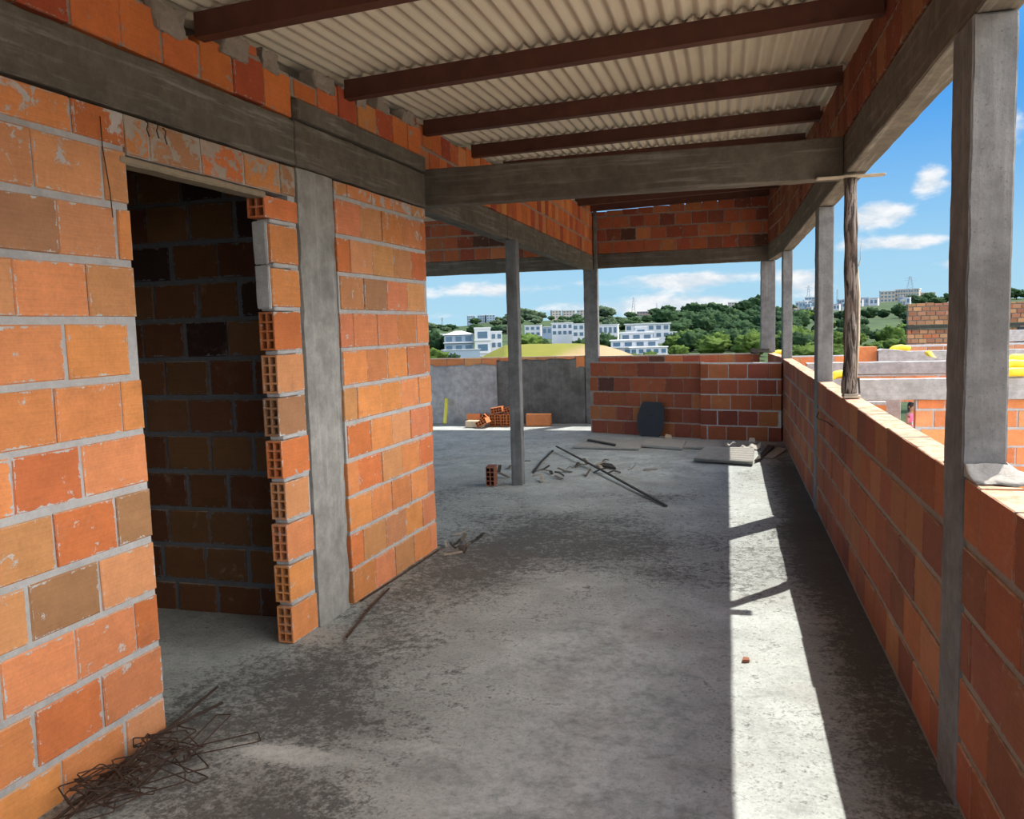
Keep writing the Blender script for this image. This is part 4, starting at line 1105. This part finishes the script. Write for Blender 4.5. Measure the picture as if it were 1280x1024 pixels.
for px, dep, sz, lab in ((541, 120, 3.6, 'bright green shrub by the brick wall end, in front of the white house'), (549, 125, 2.6, 'small bright shrub left of the white house drive'), (600, 105, 2.2, 'low green bush between the white house and the mound'),
                         (566, 112, 2.0, 'low bush in front of the white house steps'), (541, 190, 6.0, 'dark green tree left of the white house'), (660, 210, 6.5, 'round green tree behind the grassy mound, just right of the slim post'), (672, 214, 5.0, 'darker tree beside the round tree behind the mound'),
                         (757, 215, 6.5, 'dark rounded tree right of the back column, by the stepped white house'), (725, 205, 4.2, 'bush row tree at the end behind the sandy end of the mound'), (790, 150, 3.4, 'green bush at the foot of the stepped white house'), (812, 150, 3.0, 'second green bush at the foot of the stepped white house')):
    tree(px, dep, sz, TLt[1] if 'green' in lab and 'dark' not in lab else TD[1], lab, None, 'bush' if 'bush' in lab or 'shrub' in lab else 'tree')
for k in range(9):
    tree(676+k*7.5, 190+random.uniform(-4, 4), random.uniform(2.6, 3.8), random.choice(TLt), 'clipped bush in the hedge row behind the grassy mound', 'hedge bushes behind the mound', 'bush', .8)
for k in range(16):
    tree(1140+k*10, 760+random.uniform(-40, 60), random.uniform(10, 15), random.choice(TD+TH), 'dark tree on the far hill behind the rough brick building', 'trees on the far hill', squash=.8)

# ------------------------------------------------------------------ houses
wallw = mat_plain('white_wall', (.52, .53, .55), .8, .06, .4, bump=0); wallb = mat_plain('beige_wall', (.40, .35, .29), .8, .08, .4, bump=0); wallg = mat_plain('blue_grey_wall', (.24, .30, .37), .8, .1, .4, bump=0)
wallt = mat_plain('terracotta_wall', (.34, .23, .18), .8, .1, .4, bump=0); glass = mat_plain('window_glass', (.07, .13, .19), .15, .2, .4, bump=0, spec=.7); roofw = mat_plain('pale_roof', (.55, .56, .57), .8, .05, .5, bump=0)
rooft = mat_plain('tiled_roof', (.45, .24, .16), .85, .15, .6, bump=0); steelg = mat_plain('galvanised_steel', (.30, .33, .37), .5, .1, 2, bump=0)
def building(name, px0_, px1_, yt, yb, dep, lab, cat='house', mat=wallw, floors=2, cols=3, dm=.7, roof='flat', rmat=roofw, yaw=0., group=None, win=True, balcony=False, parent=None):
    pc = (px0_+px1_)/2; W = (px1_-px0_)*dep/F0; H = (yb-yt)*dep/F0; Dp = W*dm
    base = at(pc, yb, dep); bear = math.atan2(base.x, base.y)
    o = parent or empty(name, base, -bear+yaw)
    if parent: 
        pass
    off = Vector((0, 0, 0)) if not parent else (Matrix.Rotation(-parent.rotation_euler.z, 3, 'Z') @ (base-parent.location))
    f = lambda x, y, z: (x+off.x, y+off.y, z+off.z)
    mb = MB(); mb.box((-W/2, 0, -3), (W/2, Dp, H), f); mb.build('walls', mat, o)
    mb = MB(); e = W*.03
    if roof == 'hip':
        b_ = [mb.vert(f(x, y, H)) for x, y in ((-W/2-e*2, -e*2), (W/2+e*2, -e*2), (W/2+e*2, Dp+e), (-W/2-e*2, Dp+e))]; t_ = [mb.vert(f(x, Dp*.5, H+W*.13)) for x in (-W*.10, W*.12)]
        mb.face(b_[::-1]); mb.face([b_[0], b_[1], t_[1], t_[0]]); mb.face([b_[1], b_[2], t_[1]]); mb.face([b_[2], b_[3], t_[0], t_[1]]); mb.face([b_[3], b_[0], t_[0]])
    else: mb.box((-W/2-e, -e, H), (W/2+e, Dp+e, H+H*.07), f)
    mb.build('roof', rmat, o)
    if win:
        fh = H/floors
        for a in range(floors):
            for k in range(cols):
                cw = W/cols; x0 = -W/2+cw*(k+.2); x1 = x0+cw*.6; z0 = fh*(a+.28); z1 = fh*(a+.80)
                mb = MB(); mb.box((x0, -.12, z0), (x1, .05, z1), f); mb.build('window', glass, o)
    if balcony:
        for a in range(floors):
            mb = MB(); z = H/floors*a+H/floors*.08; mb.box((-W/2-e, -W*.10, z), (W/2+e, -.13, z+H*.055), f); mb.build('balcony', roofw, o)
    if not parent: tag(o, lab, cat, group)
    return o
h = building('house', 556, 592, 418.5, 441, 185, 'large white house with glass front and hipped pale roof', floors=2, cols=3, roof='hip', mat=wallg, balcony=True)
building('house', 594, 614, 411.5, 443, 184, '', floors=2, cols=1, dm=.9, parent=h, balcony=True); building('house', 614, 628, 415.5, 437, 190, '', floors=2, cols=2, parent=h)
building('house', 544, 556, 419, 440, 200, '', floors=1, cols=1, parent=h)
building('garden_wall', 553, 600, 437.5, 446, 150, 'low pale garden wall in front of the large white house', 'wall', mat=wallg, floors=1, cols=1, dm=.05, win=False)
h = building('house', 788, 834, 434.5, 444, 170, 'stepped white house with three terraces, by the forest edge', floors=1, cols=5, dm=.4, balcony=True)
building('house', 764, 822, 426, 444, 178, '', floors=2, cols=4, dm=.4, parent=h, balcony=True); building('house', 776, 816, 417, 444, 186, '', floors=3, cols=3, dm=.4, parent=h); building('house', 794, 809, 410, 444, 192, '', floors=3, cols=1, dm=.6, parent=h)
for i, (a, b, c, d, dep, lab, mt_, fl_, cl_) in enumerate((
    (782, 837, 405.5, 424, 300, 'long white villa behind the stepped white house', wallw, 2, 6), (836, 846, 415, 421, 330, 'small white block at the forest edge, right of the long villa', wallw, 1, 2),
    (656, 676, 407.5, 421, 330, 'white two-storey house behind the round green tree', wallw, 2, 3), (690, 716, 404.5, 420, 320, 'white flat-roofed house behind the hedge, with dark windows', wallw, 2, 4),
    (716, 738, 405.5, 422, 310, 'white house next to the back column, behind the hedge', wallw, 2, 3), (672, 690, 409, 419, 380, 'pale blue-grey house between two white houses behind the hedge', wallg, 1, 3),
    (655, 664, 419, 425, 240, 'small pale shed at the end of the hedge', wallw, 1, 1), (748, 772, 406.5, 420, 350, 'grey-white house just right of the back column', wallw, 1, 4),
    (538, 552, 421, 429, 260, 'white house partly behind the brick wall end', wallw, 1, 2), (634, 640, 408, 420, 340, 'cream house partly behind the slim post', wallb, 2, 1),
    (585, 594, 395, 403.5, 800, 'blue-grey apartment block on the hill, first of three', wallg, 3, 3), (597, 606, 394.5, 403, 800, 'blue-grey apartment block on the hill, middle of three', wallg, 3, 3), (608, 619, 394, 402.5, 800, 'blue-grey apartment block on the hill, last of three, nearest the slim post', wallg, 3, 3),
    (690, 702, 388.5, 398, 870, 'beige apartment block on the hill, first of three by the back column', wallb, 3, 3), (704, 719, 388.5, 398, 870, 'beige apartment block on the hill, middle of three by the back column', wallb, 3, 4), (721, 733, 388, 398, 870, 'beige apartment block on the hill, last of three by the back column', wallb, 3, 3),
    (796, 825, 389.5, 396, 880, 'low terracotta apartment row on the ridge under the pylons', wallt, 2, 8), (827, 856, 388, 394.5, 880, 'low pinkish apartment row on the ridge beside the terracotta row', wallb, 2, 8),
    (911, 921, 378.5, 392, 760, 'beige tower block rising behind the forest ridge', wallb, 5, 3), (929, 938, 378, 386, 780, 'pale block on the ridge right of the beige tower block', wallb, 3, 3),
    (921, 937, 396.5, 403, 480, 'white villa among the dark forest trees', wallw, 1, 4), (936, 951, 394.5, 401, 490, 'white villa beside the corner column, among forest trees', wallw, 1, 4),
    (1101, 1118, 364.5, 378, 980, 'beige wing at the left end of the big hilltop complex', wallb, 3, 4), (1120, 1147, 362, 376, 985, 'long beige main block of the big hilltop complex', wallb, 3, 9), (1149, 1168, 366, 376, 990, 'beige end wing of the hilltop complex below the mast', wallb, 2, 5),
    (1007, 1018, 372, 384, 850, 'grey apartment block between two parapet columns', wallg, 4, 3))):
    building('house' if dep < 400 else 'apartment_block', a, b, c, d, dep, lab, 'house' if dep < 400 else 'apartment block', mt_, fl_, cl_, yaw=random.uniform(-.25, .25))
random.seed(8)
for k in range(30):
    px = random.uniform(994, 1136); dep = random.uniform(560, 800); g = ground_pt(px, dep); yb = yh(px)-(g.z-1.6)*F0/dep
    wv = random.uniform(5, 10); hv = random.uniform(4, 7.5)
    building('house', px-wv/2, px+wv/2, yb-hv-2.5, yb-1, dep, 'small pale house among many on the hillside beyond the forest', 'house', random.choice([wallw, wallw, wallg, wallb]), 1, 2, roof='flat', rmat=random.choice([roofw, rooft, roofw]), yaw=random.uniform(-.4, .4), group='hillside houses beyond the forest')
def pylon(px, yt, yb, dep, wpx, lab, name='transmission_tower'):
    b = at(px, yb, dep); H = (yb-yt)*dep/F0; w_ = wpx*dep/F0/2; r = .16*dep/800
    root = empty(name, b)
    mb = MB(); mb_ = []
    for sx in (-1, 1):
        for sy_ in (-1, 1):
            q = MB(); q.tube([(sx*w_, sy_*w_, -2), (sx*w_*.35, sy_*w_*.35, H*.7), (sx*w_*.2, sy_*w_*.2, H)], r, 4); q.build('leg', steelg, root)
    q = MB()
    for k in range(6):
        z0 = H*k/6; z1 = H*(k+1)/6; a0 = w_*(1-.8*k/6); a1 = w_*(1-.8*(k+1)/6)
        q.tube([(-a0, -a0, z0), (a1, -a1, z1)], r*.6, 4); q.tube([(a0, -a0, z0), (-a1, -a1, z1)], r*.6, 4)
    q.build('bracing', steelg, root)
    for z in (H*.72, H*.86):
        q = MB(); q.tube([(-w_*1.5, 0, z), (0, 0, z+.4), (w_*1.5, 0, z)], r*.8, 4); q.build('cross_arm', steelg, root)
    tag(root, lab, 'tower'); return root
pylon(792, 371.5, 392, 900, 5, 'transmission tower on the ridge right of the back column'); pylon(821, 379, 392, 900, 3, 'thinner transmission tower on the ridge above the long villa')
pylon(1137.5, 345.5, 364, 960, 9, 'tall lattice mast rising over the hilltop complex', 'lattice_mast'); pylon(1010.5, 357, 376, 900, 5, 'transmission tower between the two parapet columns')
pylon(1046.5, 362, 378, 900, 2.2, 'slim mast beside the round wooden post, on the skyline', 'lattice_mast'); pylon(553, 397, 408, 950, 3, 'faint transmission tower at the brick wall end')

# ------------------------------------------------------------------ light
sun = D.lights.new('Sun', 'SUN'); sun.energy = 6.6; sun.angle = .009; sun.color = (1, .955, .87)
so = D.objects.new('Sun', sun); COL.objects.link(so)
SUND = Vector((.330, .415, 1)).normalized()
so.rotation_euler = (-SUND).to_track_quat('-Z', 'Y').to_euler()

w = D.worlds.new('World'); SC.world = w; w.use_nodes = True; w.node_tree.nodes.clear()
N = NT(w.node_tree)
out = N.n('ShaderNodeOutputWorld'); bg = N.n('ShaderNodeBackground'); N.link(bg.outputs[0], out.inputs[0])
dv = N.vmath('NORMALIZE', N.n('ShaderNodeTexCoord').outputs['Generated']); s = N.sep(dv)
el = s[2]
sky = N.mix(N.ramp(el, .0, .11, 0, 1, False), (.46, .73, .88), (.32, .63, .91))
sky = N.mix(N.ramp(el, .06, .26, 0, 1), sky, (.075, .36, .87))
sky = N.mix(N.ramp(el, .3, .9, 0, 1), sky, (.06, .22, .65))
az = N.math('ARCTAN2', s[0], s[1])
cv = N.comb(N.math('MULTIPLY', az, 9.), N.math('MULTIPLY', el, 24.), 3.1)
cn = N.noise(cv, 1.0, 9, .58, .25)
cv2 = N.comb(N.math('MULTIPLY', az, 28.), N.math('MULTIPLY', el, 60.), 7.7)
cn2 = N.noise(cv2, 1.0, 8, .6, .2)
def cblob(px, py, rx, ry, a):
    d = ray(px, py).normalized(); A = math.atan2(d.x, d.y)
    q = N.vmath('LENGTH', N.comb(N.math('MULTIPLY', N.math('SUBTRACT', az, A), F0/rx), N.math('MULTIPLY', N.math('SUBTRACT', el, d.z), F0/ry), 0.))
    return N.math('MULTIPLY', N.ramp(q, 0, 1., 1., 0.), a)
tot = None
for b_ in ((1165, 222, 46, 34, .46), (1250, 165, 60, 50, .42), (1098, 268, 62, 28, .44), (1135, 303, 85, 18, .46), (1055, 312, 50, 40, .28), (1200, 330, 60, 20, .3),
           (850, 386, 190, 32, .50), (600, 364, 150, 24, .42), (860, 350, 240, 20, .38), (690, 385, 90, 18, .34), (1010, 355, 60, 36, .28), (560, 395, 160, 14, .24)):
    q = cblob(*b_); tot = q if tot is None else N.math('ADD', tot, q)
hi = N.ramp(el, .38, .62, 0., .16)
dens = N.math('ADD', N.math('ADD', N.math('MULTIPLY', cn, .72), N.math('MULTIPLY', cn2, .28)), N.math('ADD', tot, hi))
cl = N.ramp(dens, .70, .90, 0., 1.)
ccol = N.mix(N.ramp(cn2, .35, .65), (.70, .78, .86), (1.0, 1.0, 1.0))
col = N.mix(N.math('MULTIPLY', cl, .93), sky, ccol)
# sky brightened out of view as fill light: round sun, open side, behind camera
sd = N.vmath('DOT_PRODUCT', dv, tuple(SUND))
b1 = N.ramp(sd, .62, .98, 0., 1.3)
b2 = N.math('MULTIPLY', N.ramp(s[0], .45, .95, 0., 5.0), N.ramp(el, -.02, .05))
b3 = N.math('MULTIPLY', N.ramp(N.math('MULTIPLY', s[1], -1.), -.05, .6, 0., 1.3), N.ramp(el, -.02, .05))
boost = N.math('ADD', 1., N.math('ADD', b1, N.math('ADD', b2, b3)))
fill_sky = N.mix(N.math('MULTIPLY', N.math('SUBTRACT', boost, 1.), .4, None, True), col, (1., .98, .94))
N.link(fill_sky, bg.inputs['Color']); N.link(boost, bg.inputs['Strength'])

vs = SC.view_settings; vs.view_transform = 'Standard'; vs.look = 'None'; vs.exposure = 0.0; vs.gamma = 1.0; vs.use_curve_mapping = False
SC.cycles.max_bounces = 10; SC.cycles.diffuse_bounces = 6
